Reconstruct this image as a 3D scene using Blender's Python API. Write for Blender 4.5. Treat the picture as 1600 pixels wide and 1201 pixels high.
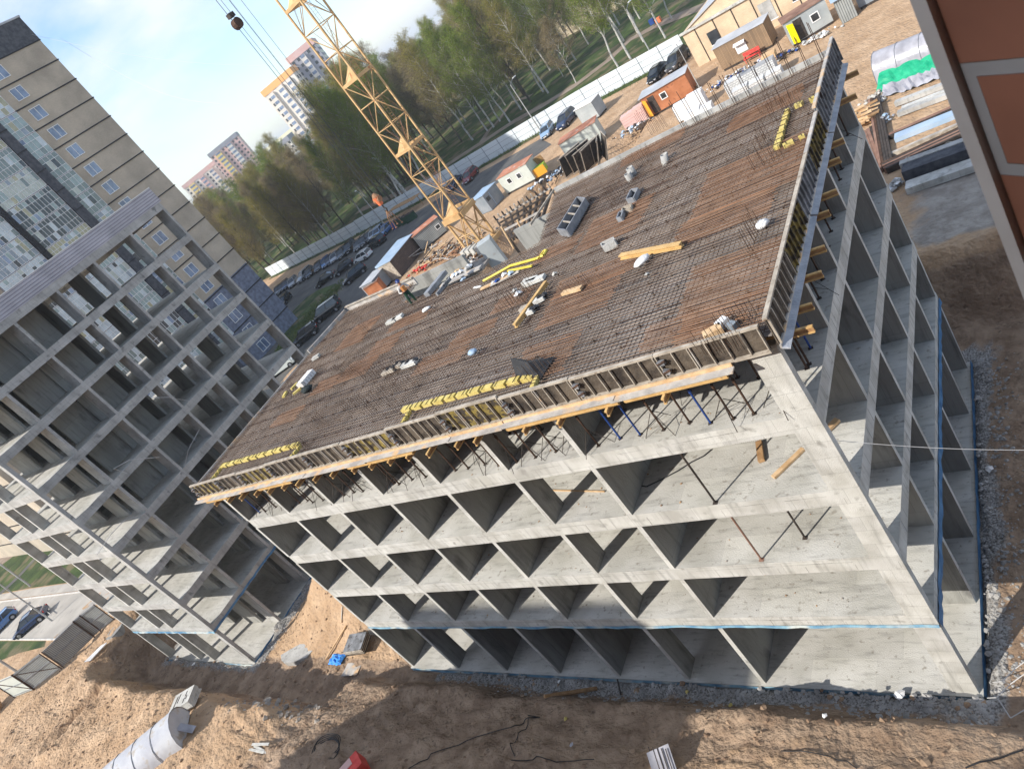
import bpy, math, random
from mathutils import Vector, Matrix
R = math.radians
random.seed(7)
C = bpy.context.scene
for o in list(bpy.data.objects): bpy.data.objects.remove(o)

# ------------------------------------------------------------------ camera
CAM = (6.776, -14.645, 26.263); YAW, PITCH, ROLL, FPX = R(-45.279), R(24.188), R(-38.924), 1153.65
fw = Vector((math.sin(YAW)*math.cos(PITCH), math.cos(YAW)*math.cos(PITCH), -math.sin(PITCH)))
rt = fw.cross(Vector((0, 0, 1))).normalized(); up = rt.cross(fw)
rt, up = rt*math.cos(ROLL)+up*math.sin(ROLL), up*math.cos(ROLL)-rt*math.sin(ROLL)
cd = bpy.data.cameras.new('camera'); cam = bpy.data.objects.new('camera', cd)
C.collection.objects.link(cam)
cam.matrix_world = Matrix(((rt.x, up.x, -fw.x, CAM[0]), (rt.y, up.y, -fw.y, CAM[1]), (rt.z, up.z, -fw.z, CAM[2]), (0, 0, 0, 1)))
cd.sensor_width = 36; cd.lens = 36*FPX/1600; cd.clip_start = .03; cd.clip_end = 6000
cd.dof.use_dof = True; cd.dof.focus_distance = 45; cd.dof.aperture_fstop = 22
C.camera = cam
G = 4.2                                             # level of the yard above the floor of the pit

def at(x, y, z=G):                                  # where the photo's pixel meets the level z
    d = fw + rt*((x-800)/FPX) - up*((y-600.5)/FPX)
    t = (z-CAM[2])/d.z
    return Vector((CAM[0]+t*d.x, CAM[1]+t*d.y, z))

# ------------------------------------------------------------------ light
SUNEL = R(37.4); SUNDIR = Vector((.58, 1, -.885)).normalized()
sl = bpy.data.lights.new('sun', 'SUN'); sl.energy = 3.6; sl.angle = R(.55); sl.color = (1, .94, .85)
sun = bpy.data.objects.new('sun', sl); C.collection.objects.link(sun)
sun.rotation_euler = SUNDIR.to_track_quat('-Z', 'Y').to_euler()
w = bpy.data.worlds.new('World'); C.world = w; w.use_nodes = True
nt = w.node_tree; N = nt.nodes; L = nt.links; N.clear()
wo = N.new('ShaderNodeOutputWorld'); bg = N.new('ShaderNodeBackground'); sky = N.new('ShaderNodeTexSky')
sky.sky_type = 'NISHITA'; sky.sun_disc = False; sky.sun_elevation = SUNEL
sky.sun_rotation = math.atan2(-SUNDIR.x, -SUNDIR.y); sky.air_density = 1.0; sky.dust_density = .6; sky.ozone_density = 2.5
tc = N.new('ShaderNodeTexCoord'); mp = N.new('ShaderNodeMapping'); mp.inputs['Scale'].default_value = (1.0, 1.0, 2.3)
mp.inputs['Rotation'].default_value = (0, 0, R(20))
n1 = N.new('ShaderNodeTexNoise'); n1.inputs['Scale'].default_value = 2.6; n1.inputs['Detail'].default_value = 9; n1.inputs['Roughness'].default_value = .55
n1.inputs['Distortion'].default_value = .35
rp = N.new('ShaderNodeValToRGB'); rp.color_ramp.elements[0].position = .43; rp.color_ramp.elements[1].position = .60
mx = N.new('ShaderNodeMixRGB'); mx.inputs[2].default_value = (4.35, 4.5, 4.6, 1)
ml = N.new('ShaderNodeMath'); ml.operation = 'MULTIPLY'; ml.inputs[1].default_value = .8
L.new(tc.outputs['Generated'], mp.inputs[0]); L.new(mp.outputs[0], n1.inputs[0]); L.new(n1.outputs[0], rp.inputs[0])
L.new(rp.outputs[0], ml.inputs[0]); L.new(ml.outputs[0], mx.inputs[0]); L.new(sky.outputs[0], mx.inputs[1])
L.new(mx.outputs[0], bg.inputs[0]); bg.inputs[1].default_value = .15
L.new(bg.outputs[0], wo.inputs[0])
C.view_settings.view_transform = 'Standard'; C.view_settings.look = 'None'; C.view_settings.exposure = 0.72; C.view_settings.gamma = 1
C.view_settings.use_curve_mapping = False
C.render.engine = 'CYCLES'; C.cycles.max_bounces = 6; C.cycles.diffuse_bounces = 3; C.cycles.transparent_max_bounces = 8

# ------------------------------------------------------------------ materials
MT = {}
def mat(name, c1, c2=None, scale=3., rough=.85, bump=0., bscale=None, metal=0., detail=6, lo=.35, hi=.65, c3=None, s3=20., m3=.5, emit=None, coord='Object', stretch=None, spec=.3, alpha=None, panel=None):
    m = bpy.data.materials.new(name); m.use_nodes = True; n = m.node_tree.nodes; l = m.node_tree.links
    b = n['Principled BSDF']; b.inputs['Roughness'].default_value = rough; b.inputs['Metallic'].default_value = metal
    b.inputs['Specular IOR Level'].default_value = spec
    c4 = lambda c: (c[0], c[1], c[2], 1)
    tx = n.new('ShaderNodeTexCoord'); mpn = n.new('ShaderNodeMapping'); l.new(tx.outputs[coord], mpn.inputs[0])
    if stretch: mpn.inputs['Scale'].default_value = stretch
    if c2 is None: b.inputs['Base Color'].default_value = c4(c1)
    else:
        t = n.new('ShaderNodeTexNoise'); t.inputs['Scale'].default_value = scale; t.inputs['Detail'].default_value = detail; l.new(mpn.outputs[0], t.inputs[0])
        r = n.new('ShaderNodeValToRGB'); r.color_ramp.elements[0].position = lo; r.color_ramp.elements[1].position = hi
        r.color_ramp.elements[0].color = c4(c1); r.color_ramp.elements[1].color = c4(c2); l.new(t.outputs[0], r.inputs[0])
        out = r.outputs[0]
        if c3 is not None:
            t3 = n.new('ShaderNodeTexNoise'); t3.inputs['Scale'].default_value = s3; t3.inputs['Detail'].default_value = 5; l.new(mpn.outputs[0], t3.inputs[0])
            r3 = n.new('ShaderNodeValToRGB'); r3.color_ramp.elements[0].position = m3; r3.color_ramp.elements[1].position = min(1, m3+.12); l.new(t3.outputs[0], r3.inputs[0])
            x = n.new('ShaderNodeMixRGB'); x.inputs[2].default_value = c4(c3); l.new(r3.outputs[0], x.inputs[0]); l.new(out, x.inputs[1]); out = x.outputs[0]
        if panel:                                    # joints left by the form panels, tie holes and drips
            px_, py_, amt, ax = panel; sp = n.new('ShaderNodeSeparateXYZ'); cb = n.new('ShaderNodeCombineXYZ'); l.new(tx.outputs['Object'], sp.inputs[0])
            if ax == 'U': ad = n.new('ShaderNodeMath'); ad.operation = 'ADD'; l.new(sp.outputs[0], ad.inputs[0]); l.new(sp.outputs[1], ad.inputs[1]); l.new(ad.outputs[0], cb.inputs[0]); l.new(sp.outputs[2], cb.inputs[1])
            else: l.new(sp.outputs[0], cb.inputs[0]); l.new(sp.outputs[1], cb.inputs[1])
            k = n.new('ShaderNodeTexBrick'); k.offset = .37; k.inputs['Scale'].default_value = 1; k.inputs['Brick Width'].default_value = px_; k.inputs['Row Height'].default_value = py_; k.inputs['Mortar Size'].default_value = .008; k.inputs['Mortar Smooth'].default_value = .6
            k.inputs['Color1'].default_value = (1, 1, 1, 1); k.inputs['Color2'].default_value = (.88, .88, .89, 1); k.inputs['Mortar'].default_value = (amt, amt, amt, 1); l.new(cb.outputs[0], k.inputs[0])
            x = n.new('ShaderNodeMixRGB'); x.blend_type = 'MULTIPLY'; x.inputs[0].default_value = 1; l.new(out, x.inputs[1]); l.new(k.outputs[0], x.inputs[2]); out = x.outputs[0]
            m4 = n.new('ShaderNodeMapping'); m4.inputs['Scale'].default_value = (5, 5, .5) if ax == 'U' else (1.2, 6, 1); l.new(tx.outputs['Object'], m4.inputs[0]); t4 = n.new('ShaderNodeTexNoise'); t4.inputs['Scale'].default_value = 1; t4.inputs['Detail'].default_value = 8; l.new(m4.outputs[0], t4.inputs[0])
            r4 = n.new('ShaderNodeMapRange'); r4.inputs[1].default_value = .52; r4.inputs[2].default_value = .72; r4.inputs[3].default_value = 1; r4.inputs[4].default_value = .72; l.new(t4.outputs[0], r4.inputs[0])
            x = n.new('ShaderNodeMixRGB'); x.blend_type = 'MULTIPLY'; x.inputs[0].default_value = 1; l.new(out, x.inputs[1]); l.new(r4.outputs[0], x.inputs[2]); out = x.outputs[0]
        l.new(out, b.inputs['Base Color'])
    if bump:
        tb = n.new('ShaderNodeTexNoise'); tb.inputs['Scale'].default_value = bscale or scale*4; tb.inputs['Detail'].default_value = 6; l.new(mpn.outputs[0], tb.inputs[0])
        bp = n.new('ShaderNodeBump'); bp.inputs['Strength'].default_value = bump; bp.inputs['Distance'].default_value = .1; l.new(tb.outputs[0], bp.inputs['Height']); l.new(bp.outputs[0], b.inputs['Normal'])
    if emit: b.inputs['Emission Color'].default_value = c4(emit[0]); b.inputs['Emission Strength'].default_value = emit[1]
    if alpha is not None: b.inputs['Alpha'].default_value = alpha
    MT[name] = m; return m

def grid_mat(name, base, base2, line, sx, sy, lw, axis='XZ', rough=.8, off=.5, colvar=None, bump=.4, sq=1, nscale=.6):   # brick texture laid on a wall
    m = bpy.data.materials.new(name); m.use_nodes = True; n = m.node_tree.nodes; l = m.node_tree.links; b = n['Principled BSDF']; b.inputs['Roughness'].default_value = rough
    tx = n.new('ShaderNodeTexCoord'); sp = n.new('ShaderNodeSeparateXYZ'); cb = n.new('ShaderNodeCombineXYZ'); l.new(tx.outputs['Object'], sp.inputs[0])
    if axis == 'D':                                  # wall running along (1, -1)
        ad = n.new('ShaderNodeMath'); ad.operation = 'SUBTRACT'; a2 = n.new('ShaderNodeMath'); a2.operation = 'MULTIPLY'; a2.inputs[1].default_value = .70711; sh = n.new('ShaderNodeMath'); sh.inputs[1].default_value = .145; l.new(sp.outputs[0], ad.inputs[0]); l.new(sp.outputs[1], ad.inputs[1]); l.new(ad.outputs[0], a2.inputs[0]); l.new(a2.outputs[0], sh.inputs[0]); l.new(sh.outputs[0], cb.inputs[0]); l.new(sp.outputs[2], cb.inputs[1])
    elif axis == 'U':                                  # works on any vertical wall: x+y runs along it
        ad = n.new('ShaderNodeMath'); ad.operation = 'ADD'; l.new(sp.outputs[0], ad.inputs[0]); l.new(sp.outputs[1], ad.inputs[1]); l.new(ad.outputs[0], cb.inputs[0]); l.new(sp.outputs[2], cb.inputs[1])
    else:
        l.new(sp.outputs[axis[0]], cb.inputs[0]); l.new(sp.outputs[axis[1]], cb.inputs[1])
    k = n.new('ShaderNodeTexBrick'); k.offset = off; k.squash = sq; k.inputs['Scale'].default_value = 1; k.inputs['Brick Width'].default_value = sx; k.inputs['Row Height'].default_value = sy
    k.inputs['Mortar Size'].default_value = lw; k.inputs['Mortar Smooth'].default_value = .1
    k.inputs['Color1'].default_value = (*base, 1); k.inputs['Color2'].default_value = (*base2, 1); k.inputs['Mortar'].default_value = (*line, 1); l.new(cb.outputs[0], k.inputs[0])
    t = n.new('ShaderNodeTexNoise'); t.inputs['Scale'].default_value = nscale; t.inputs['Detail'].default_value = 8; l.new(tx.outputs['Object'], t.inputs[0])
    r = n.new('ShaderNodeMapRange'); r.inputs[1].default_value = .3; r.inputs[2].default_value = .7; r.inputs[3].default_value = .78; r.inputs[4].default_value = 1.12; l.new(t.outputs[0], r.inputs[0])
    x = n.new('ShaderNodeMixRGB'); x.blend_type = 'MULTIPLY'; x.inputs[0].default_value = 1; l.new(k.outputs[0], x.inputs[1]); l.new(r.outputs[0], x.inputs[2]); l.new(x.outputs[0], b.inputs['Base Color'])
    bp = n.new('ShaderNodeBump'); bp.invert = True; bp.inputs['Strength'].default_value = bump; bp.inputs['Distance'].default_value = .02; l.new(k.outputs['Fac'], bp.inputs['Height']); l.new(bp.outputs[0], b.inputs['Normal'])
    MT[name] = m; return m

mat('concrete', (.46, .45, .41), (.64, .635, .60), 1.1, .9, .35, 30, detail=12, c3=(.36, .35, .32), s3=2.3, m3=.60, panel=(1.2, .62, .62, 'U'))
mat('concrete_floor', (.44, .43, .385), (.58, .57, .53), .55, .92, .3, 25, detail=12, c3=(.33, .31, .27), s3=5, m3=.60, panel=(2.4, 1.2, .78, 'F'))
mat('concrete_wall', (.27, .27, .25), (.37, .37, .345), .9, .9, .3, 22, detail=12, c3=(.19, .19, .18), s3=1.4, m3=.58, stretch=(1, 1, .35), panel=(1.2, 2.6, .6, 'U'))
mat('concrete_grey', (.37, .365, .345), (.52, .515, .49), .8, .9, .35, 25, detail=12, c3=(.26, .26, .25), s3=2.2, m3=.6, panel=(1.2, .6, .62, 'U'))
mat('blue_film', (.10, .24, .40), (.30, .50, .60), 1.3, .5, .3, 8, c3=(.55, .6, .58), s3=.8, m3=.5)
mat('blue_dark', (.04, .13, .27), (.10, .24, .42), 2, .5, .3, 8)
mat('plank_blue', (.27, .29, .33), (.42, .44, .48), 2.5, .7, .3, 14, detail=8)
mat('strip_beige', (.64, .60, .53), (.70, .66, .59), 30, .9)
mat('plywood_deck', (.20, .175, .155), (.33, .30, .275), .7, .8, .2, 12, detail=10, c3=(.12, .08, .06), s3=3, m3=.6)
mat('rebar', (.14, .098, .07), (.24, .175, .13), 1.2, .9, detail=4)
mat('rebar_orange', (.17, .092, .055), (.27, .15, .09), 2, .9, detail=4)
mat('rebar_dark', (.045, .028, .02), (.10, .055, .035), 3, .9)
mat('form_face', (.03, .024, .02), (.13, .105, .08), 2.2, .8, .3, 14, detail=8)
mat('form_yellow', (.13, .095, .03), (.30, .23, .06), 3.5, .8, .2, 14, detail=8, c3=(.05, .04, .03), s3=5, m3=.44)
mat('form_rib', (.30, .26, .21), (.48, .43, .36), 3, .8, detail=8, c3=(.2, .15, .11), s3=7, m3=.58)
mat('form_grey', (.12, .125, .13), (.28, .29, .31), 2.5, .8, .3, 14, detail=8, c3=(.07, .06, .06), s3=4, m3=.55)
mat('timber', (.52, .34, .18), (.70, .50, .30), 3, .75, .2, 20, detail=8, stretch=(1, 1, 1))
mat('timber_grey', (.34, .32, .30), (.52, .49, .45), 2.4, .85, .2, 20, detail=8, c3=(.62, .42, .24), s3=1.3, m3=.56)
mat('timber_brown', (.30, .17, .08), (.45, .28, .14), 4, .8, .2, 20, detail=8)
mat('beam_yellow', (.50, .31, .12), (.66, .44, .19), 3, .6, .1, 20, c3=(.30, .20, .10), s3=6, m3=.6)
mat('foam_yellow', (.50, .39, .11), (.66, .55, .20), 3, .9, .3, 25)
mat('paint_yellow', (.62, .48, .05), (.74, .6, .1), 3, .5)
mat('crane_paint', (.46, .285, .125), (.60, .41, .20), 1.1, .6, .1, 20, detail=8, c3=(.38, .15, .06), s3=2.2, m3=.6)
mat('crane_rust', (.22, .11, .06), (.40, .22, .12), 2, .8, detail=8)
mat('steel_dark', (.03, .025, .022), (.07, .055, .045), 4, .7)
mat('steel_grey', (.22, .23, .25), (.35, .36, .38), 3, .5, metal=.3)
mat('cable', (.06, .065, .07), rough=.6)
mat('wire_pale', (.5, .5, .5), rough=.5)
mat('asphalt', (.085, .085, .085), (.125, .122, .115), .5, .93, .3, 40, detail=12, c3=(.17, .155, .13), s3=.35, m3=.58)
mat('asphalt_pale', (.36, .335, .30), (.46, .43, .385), .35, .93, .3, 40, detail=12, c3=(.29, .27, .25), s3=.9, m3=.6)
mat('path', (.22, .17, .13), (.32, .26, .21), .6, .95, .3, 20, detail=10)
mat('grass', (.022, .045, .010), (.065, .10, .022), .35, .95, .6, 12, detail=12, c3=(.15, .125, .07), s3=.3, m3=.50)
mat('grass_tuft', (.06, .10, .025), (.14, .17, .05), 2, .95)
mat('kerb', (.5, .48, .45), (.62, .6, .56), 2, .9)
mat('fence_white', (.60, .655, .69), (.68, .725, .75), .3, .55, c3=(.5, .54, .56), s3=1.0, m3=.62)
mat('fence_line', (.17, .2, .23), rough=.6)
mat('glass_dark', (.02, .025, .03), (.05, .06, .07), 1, .12, spec=.6)
mat('glass_sky', (.10, .14, .22), (.26, .33, .46), .6, .15, spec=.7)
mat('frame_white', (.78, .78, .77), rough=.5)
mat('dark_band', (.012, .012, .015), rough=.7)
mat('granite', (.035, .038, .05), (.085, .088, .10), 2.5, .7, .2, 8, detail=10)
mat('granite_blue', (.12, .135, .18), (.21, .23, .30), 1.7, .7, .2, 8, detail=10)
grid_mat('apartment_brick', (.50, .42, .315), (.44, .375, .285), (.54, .46, .38), .25, .075, .006, 'U', nscale=.35)
grid_mat('brick_cream', (.66, .50, .33), (.60, .44, .28), (.70, .58, .42), .25, .075, .008, 'U')
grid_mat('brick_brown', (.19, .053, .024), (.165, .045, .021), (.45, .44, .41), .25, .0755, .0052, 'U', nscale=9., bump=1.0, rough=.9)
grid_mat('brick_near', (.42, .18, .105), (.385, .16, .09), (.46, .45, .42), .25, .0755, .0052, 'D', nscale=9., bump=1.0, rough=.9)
grid_mat('wood_wall', (.30, .20, .115), (.22, .15, .09), (.05, .03, .02), .14, 5, .006, 'U', off=0)
grid_mat('block_dark', (.085, .06, .05), (.12, .085, .07), (.03, .02, .02), .5, .22, .012, 'U')
grid_mat('corrugated', (.50, .50, .51), (.44, .44, .46), (.24, .24, .26), .16, 20, .03, 'U', off=0, bump=1)
grid_mat('corrugated_lilac', (.47, .46, .50), (.47, .46, .50), (.27, .26, .31), 90, .2, .022, 'U', off=0, bump=1)
grid_mat('corrugated_grey', (.36, .38, .36), (.33, .35, .34), (.16, .17, .17), .2, 20, .035, 'U', off=0, bump=1)
grid_mat('white_blocks', (.74, .74, .72), (.64, .64, .63), (.36, .36, .36), .3, .2, .02, 'U', off=.5, bump=1)
mat('white_wrap', (.70, .70, .70), (.84, .84, .83), 2, .5, .3, 6)
mat('cabin_green', (.46, .50, .46), (.55, .58, .53), .8, .6, c3=(.38, .38, .33), s3=2, m3=.62)
mat('cabin_grey', (.33, .36, .37), (.43, .46, .46), .8, .6, c3=(.28, .26, .24), s3=2, m3=.62)
mat('cabin_blue', (.20, .235, .27), (.28, .31, .34), 1, .5)
mat('cabin_rust', (.33, .12, .05), (.47, .19, .09), .9, .8, detail=8, c3=(.22, .08, .04), s3=2.5, m3=.6)
mat('roof_rust', (.42, .17, .10), (.55, .26, .17), .7, .8, detail=8, c3=(.5, .45, .4), s3=1.4, m3=.6)
mat('roof_grey', (.40, .42, .45), (.52, .54, .57), .6, .6)
mat('roof_blue', (.30, .42, .56), (.40, .50, .62), .8, .5)
mat('roof_brown', (.20, .11, .08), (.30, .18, .13), 1.2, .8)
mat('door_orange', (.80, .36, .03), rough=.6); mat('door_yellow', (.92, .78, .0), rough=.5)
mat('paint_red', (.60, .05, .04), (.75, .10, .08), 3, .6); mat('paint_blue', (.02, .06, .24), rough=.5)
mat('paint_orange', (.75, .20, .08), rough=.6); mat('paint_green', (.16, .36, .05), (.45, .55, .05), 2, .6)
mat('tarp_green', (.0, .28, .14), (.03, .42, .22), 1.5, .5, .6, 4)
mat('tarp_blue', (.02, .22, .75), (.10, .40, .95), 3, .4, .6, 10)
mat('film_grey', (.26, .26, .29), (.42, .42, .46), 1.2, .3, .3, 3)
mat('polycarbonate', (.44, .45, .49), (.58, .59, .61), .8, .55, .15, 4, spec=.25, c3=(.42, .37, .31), s3=1.6, m3=.55)
mat('black_plastic', (.012, .012, .014), (.03, .03, .033), 3, .5)
mat('rock', (.22, .19, .16), (.40, .37, .33), 2, .95); mat('rock_brown', (.20, .13, .085), (.38, .27, .18), 1.5, .95)
mat('rock_grey', (.24, .235, .225), (.42, .41, .395), 1.5, .95)
mat('bark_white', (.42, .40, .37), (.62, .60, .56), 2.0, .9, c3=(.05, .045, .04), s3=4, m3=.55, stretch=(1, 1, .5))
mat('bark_dark', (.055, .045, .035), (.12, .10, .08), 2, .95)
mat('twig', (.16, .125, .09), (.27, .22, .16), 1, .95)
for nm, a, b_ in (('leaf_green', (.13, .20, .02), (.27, .33, .05)), ('leaf_olive', (.22, .21, .035), (.38, .32, .08)), ('leaf_brown', (.22, .17, .085), (.36, .29, .15))):
    m = mat(nm, a, b_, 1.5, .8)
    n = m.node_tree.nodes; l = m.node_tree.links; b = n['Principled BSDF']; tr = n.new('ShaderNodeBsdfTranslucent'); ms = n.new('ShaderNodeMixShader'); ms.inputs[0].default_value = .4
    l.new(b.inputs['Base Color'].links[0].from_socket, tr.inputs[0]); l.new(b.outputs[0], ms.inputs[1]); l.new(tr.outputs[0], ms.inputs[2]); l.new(ms.outputs[0], n['Material Output'].inputs[0])
mat('rubber', (.012, .012, .013), rough=.8); mat('rim', (.35, .36, .38), rough=.3, metal=.8); mat('lamp_clear', (.6, .62, .65), rough=.1, spec=.8); mat('lamp_red', (.4, .01, .01), rough=.2)
CARP = {}
for nm, c in (('black', (.006, .007, .009)), ('navy', (.012, .03, .085)), ('blue', (.06, .16, .36)), ('silver', (.36, .38, .41)), ('white', (.75, .76, .76)), ('red', (.20, .008, .012)), ('grey', (.075, .08, .085)), ('sky', (.24, .36, .52)), ('cream', (.60, .64, .60))):
    m = mat('car_'+nm, c, rough=.18, spec=.6); m.node_tree.nodes['Principled BSDF'].inputs['Coat Weight'].default_value = .5; CARP[nm] = m
mat('skin', (.42, .24, .16), rough=.6); mat('cloth_dark', (.015, .02, .022), (.03, .04, .04), 8, .9); mat('cloth_green', (.02, .06, .035), rough=.9)
mat('cloth_white', (.55, .53, .5), rough=.9); mat('cloth_orange', (.6, .25, .08), rough=.9); mat('helmet_blue', (.02, .04, .16), rough=.3)
mat('house_white', (.66, .60, .53), (.76, .70, .63), .3, .8); mat('house_beige', (.50, .42, .30), (.60, .51, .38), .2, .9, c3=(.42, .36, .28), s3=.6, m3=.6)
mat('house_orange', (.80, .42, .16), rough=.8); mat('house_yellow', (.82, .60, .20), rough=.8); mat('house_pink', (.66, .40, .36), (.7, .5, .46), .3, .8); mat('house_grey', (.27, .27, .31), (.36, .36, .40), .2, .8)

# ------------------------------------------------------------------ builders
class MB:
    def __init__(s): s.v = []; s.f = []; s.m = []; s.mats = []
    def mi(s, m):
        if m not in s.mats: s.mats.append(m)
        return s.mats.index(m)
    def add(s, vs, fs, m):
        k = len(s.v); s.v += [tuple(p) for p in vs]; i = s.mi(m)
        for f in fs: s.f.append([k+j for j in f]); s.m.append(i)
    def box(s, x0, x1, y0, y1, z0, z1, m):
        s.add([(x0, y0, z0), (x1, y0, z0), (x1, y1, z0), (x0, y1, z0), (x0, y0, z1), (x1, y0, z1), (x1, y1, z1), (x0, y1, z1)],
              [(3, 2, 1, 0), (4, 5, 6, 7), (0, 1, 5, 4), (1, 2, 6, 5), (2, 3, 7, 6), (3, 0, 4, 7)], m)
    def obox(s, c, d, rz, m, rx=0., ry=0.):
        M_ = Matrix.Rotation(rz, 3, 'Z') @ Matrix.Rotation(ry, 3, 'Y') @ Matrix.Rotation(rx, 3, 'X'); c = Vector(c)
        vs = [c + M_ @ Vector((sx*d[0]/2, sy*d[1]/2, sz*d[2]/2)) for sz in (-1, 1) for sx, sy in ((-1, -1), (1, -1), (1, 1), (-1, 1))]
        s.add(vs, [(3, 2, 1, 0), (4, 5, 6, 7), (0, 1, 5, 4), (1, 2, 6, 5), (2, 3, 7, 6), (3, 0, 4, 7)], m)
    def prism(s, poly, z0, z1, m):
        n = len(poly); vs = [(p[0], p[1], z0) for p in poly]+[(p[0], p[1], z1) for p in poly]
        s.add(vs, [tuple(range(n-1, -1, -1)), tuple(range(n, 2*n))]+[(i, (i+1) % n, n+(i+1) % n, n+i) for i in range(n)], m)
    def tube(s, p, q, r, m, n=6, r2=None, cap=True):
        p = Vector(p); q = Vector(q); r2 = r if r2 is None else r2; d = (q-p)
        if d.length < 1e-6: return
        d.normalize(); a = d.cross(Vector((0, 0, 1)) if abs(d.z) < .95 else Vector((1, 0, 0))).normalized(); b = d.cross(a)
        vs = [p+(a*math.cos(6.2832*i/n)+b*math.sin(6.2832*i/n))*r for i in range(n)]+[q+(a*math.cos(6.2832*i/n)+b*math.sin(6.2832*i/n))*r2 for i in range(n)]
        fs = [(i, (i+1) % n, n+(i+1) % n, n+i) for i in range(n)]
        if cap: fs += [tuple(range(n-1, -1, -1)), tuple(range(n, 2*n))]
        s.add(vs, fs, m)
    def beam(s, p, q, wd, h, m):                      # rectangular bar from p to q
        p = Vector(p); q = Vector(q); d = (q-p).normalized(); a = d.cross(Vector((0, 0, 1)) if abs(d.z) < .95 else Vector((1, 0, 0))).normalized(); b = a.cross(d)
        vs = [e+a*(sx*wd/2)+b*(sy*h/2) for e in (p, q) for sx, sy in ((-1, -1), (1, -1), (1, 1), (-1, 1))]
        s.add(vs, [(3, 2, 1, 0), (4, 5, 6, 7), (0, 1, 5, 4), (1, 2, 6, 5), (2, 3, 7, 6), (3, 0, 4, 7)], m)
    def path(s, pts, r, m, n=5):
        for a, b in zip(pts, pts[1:]): s.tube(a, b, r, m, n, cap=False)
    def rock(s, c, r, m, sq=.7):
        c = Vector(c); vs = []
        for p in ((1, 0, 0), (-1, 0, 0), (0, 1, 0), (0, -1, 0), (0, 0, 1), (0, 0, -1), (.7, .7, .3), (-.7, .6, .4), (-.6, -.7, .3), (.6, -.7, .5)):
            k = r*random.uniform(.7, 1.2); vs.append(c+Vector((p[0]*k, p[1]*k, p[2]*k*sq)))
        s.add(vs, [(0, 6, 4), (6, 2, 4), (2, 7, 4), (7, 1, 4), (1, 8, 4), (8, 3, 4), (3, 9, 4), (9, 0, 4), (6, 0, 5), (2, 6, 5), (7, 2, 5), (1, 7, 5), (8, 1, 5), (3, 8, 5), (9, 3, 5), (0, 9, 5)], m)
    def obj(s, name, parent=None, smooth=False):
        me = bpy.data.meshes.new(name); me.from_pydata(s.v, [], s.f)
        for m in s.mats: me.materials.append(MT[m])
        if len(s.mats) > 1: me.polygons.foreach_set('material_index', s.m)
        if smooth: me.polygons.foreach_set('use_smooth', [True]*len(me.polygons))
        me.update()
        o = bpy.data.objects.new(name, me); C.collection.objects.link(o)
        if parent: o.parent = parent
        return o

def thing(name, label, cat, group=None, loc=(0, 0, 0), rz=0.):
    o = bpy.data.objects.new(name, None); C.collection.objects.link(o); o.location = loc; o.rotation_euler = (0, 0, rz); o.empty_display_size = .3
    o['label'] = label; o['category'] = cat
    if group: o['group'] = group
    return o
def tag(o, label, cat, group=None):
    o['label'] = label; o['category'] = cat
    if group: o['group'] = group
    return o
def kind(o, k, label=None):
    o['kind'] = k
    if label: o['label'] = label
    return o
def dup(o, loc=None, rz=None, label=None):
    r = o.copy(); C.collection.objects.link(r)
    if loc is not None: r.location = loc
    if rz is not None: r.rotation_euler = (0, 0, rz)
    if label: r['label'] = label
    for ch in list(o.children):
        c = ch.copy(); C.collection.objects.link(c); c.parent = r
        for g in ch.children:
            d = g.copy(); C.collection.objects.link(d); d.parent = c
    return r
def noise(x, y, s=1., seed=0.):
    from mathutils import noise as nz
    return nz.noise(Vector((x*s+seed, y*s, seed*1.7)))
ORD = ['first', 'second', 'third', 'fourth', 'fifth', 'sixth', 'seventh', 'eighth', 'ninth', 'tenth', 'eleventh', 'twelfth', 'thirteenth', 'fourteenth', 'fifteenth', 'sixteenth', 'seventeenth', 'eighteenth', 'nineteenth', 'twentieth']
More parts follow.
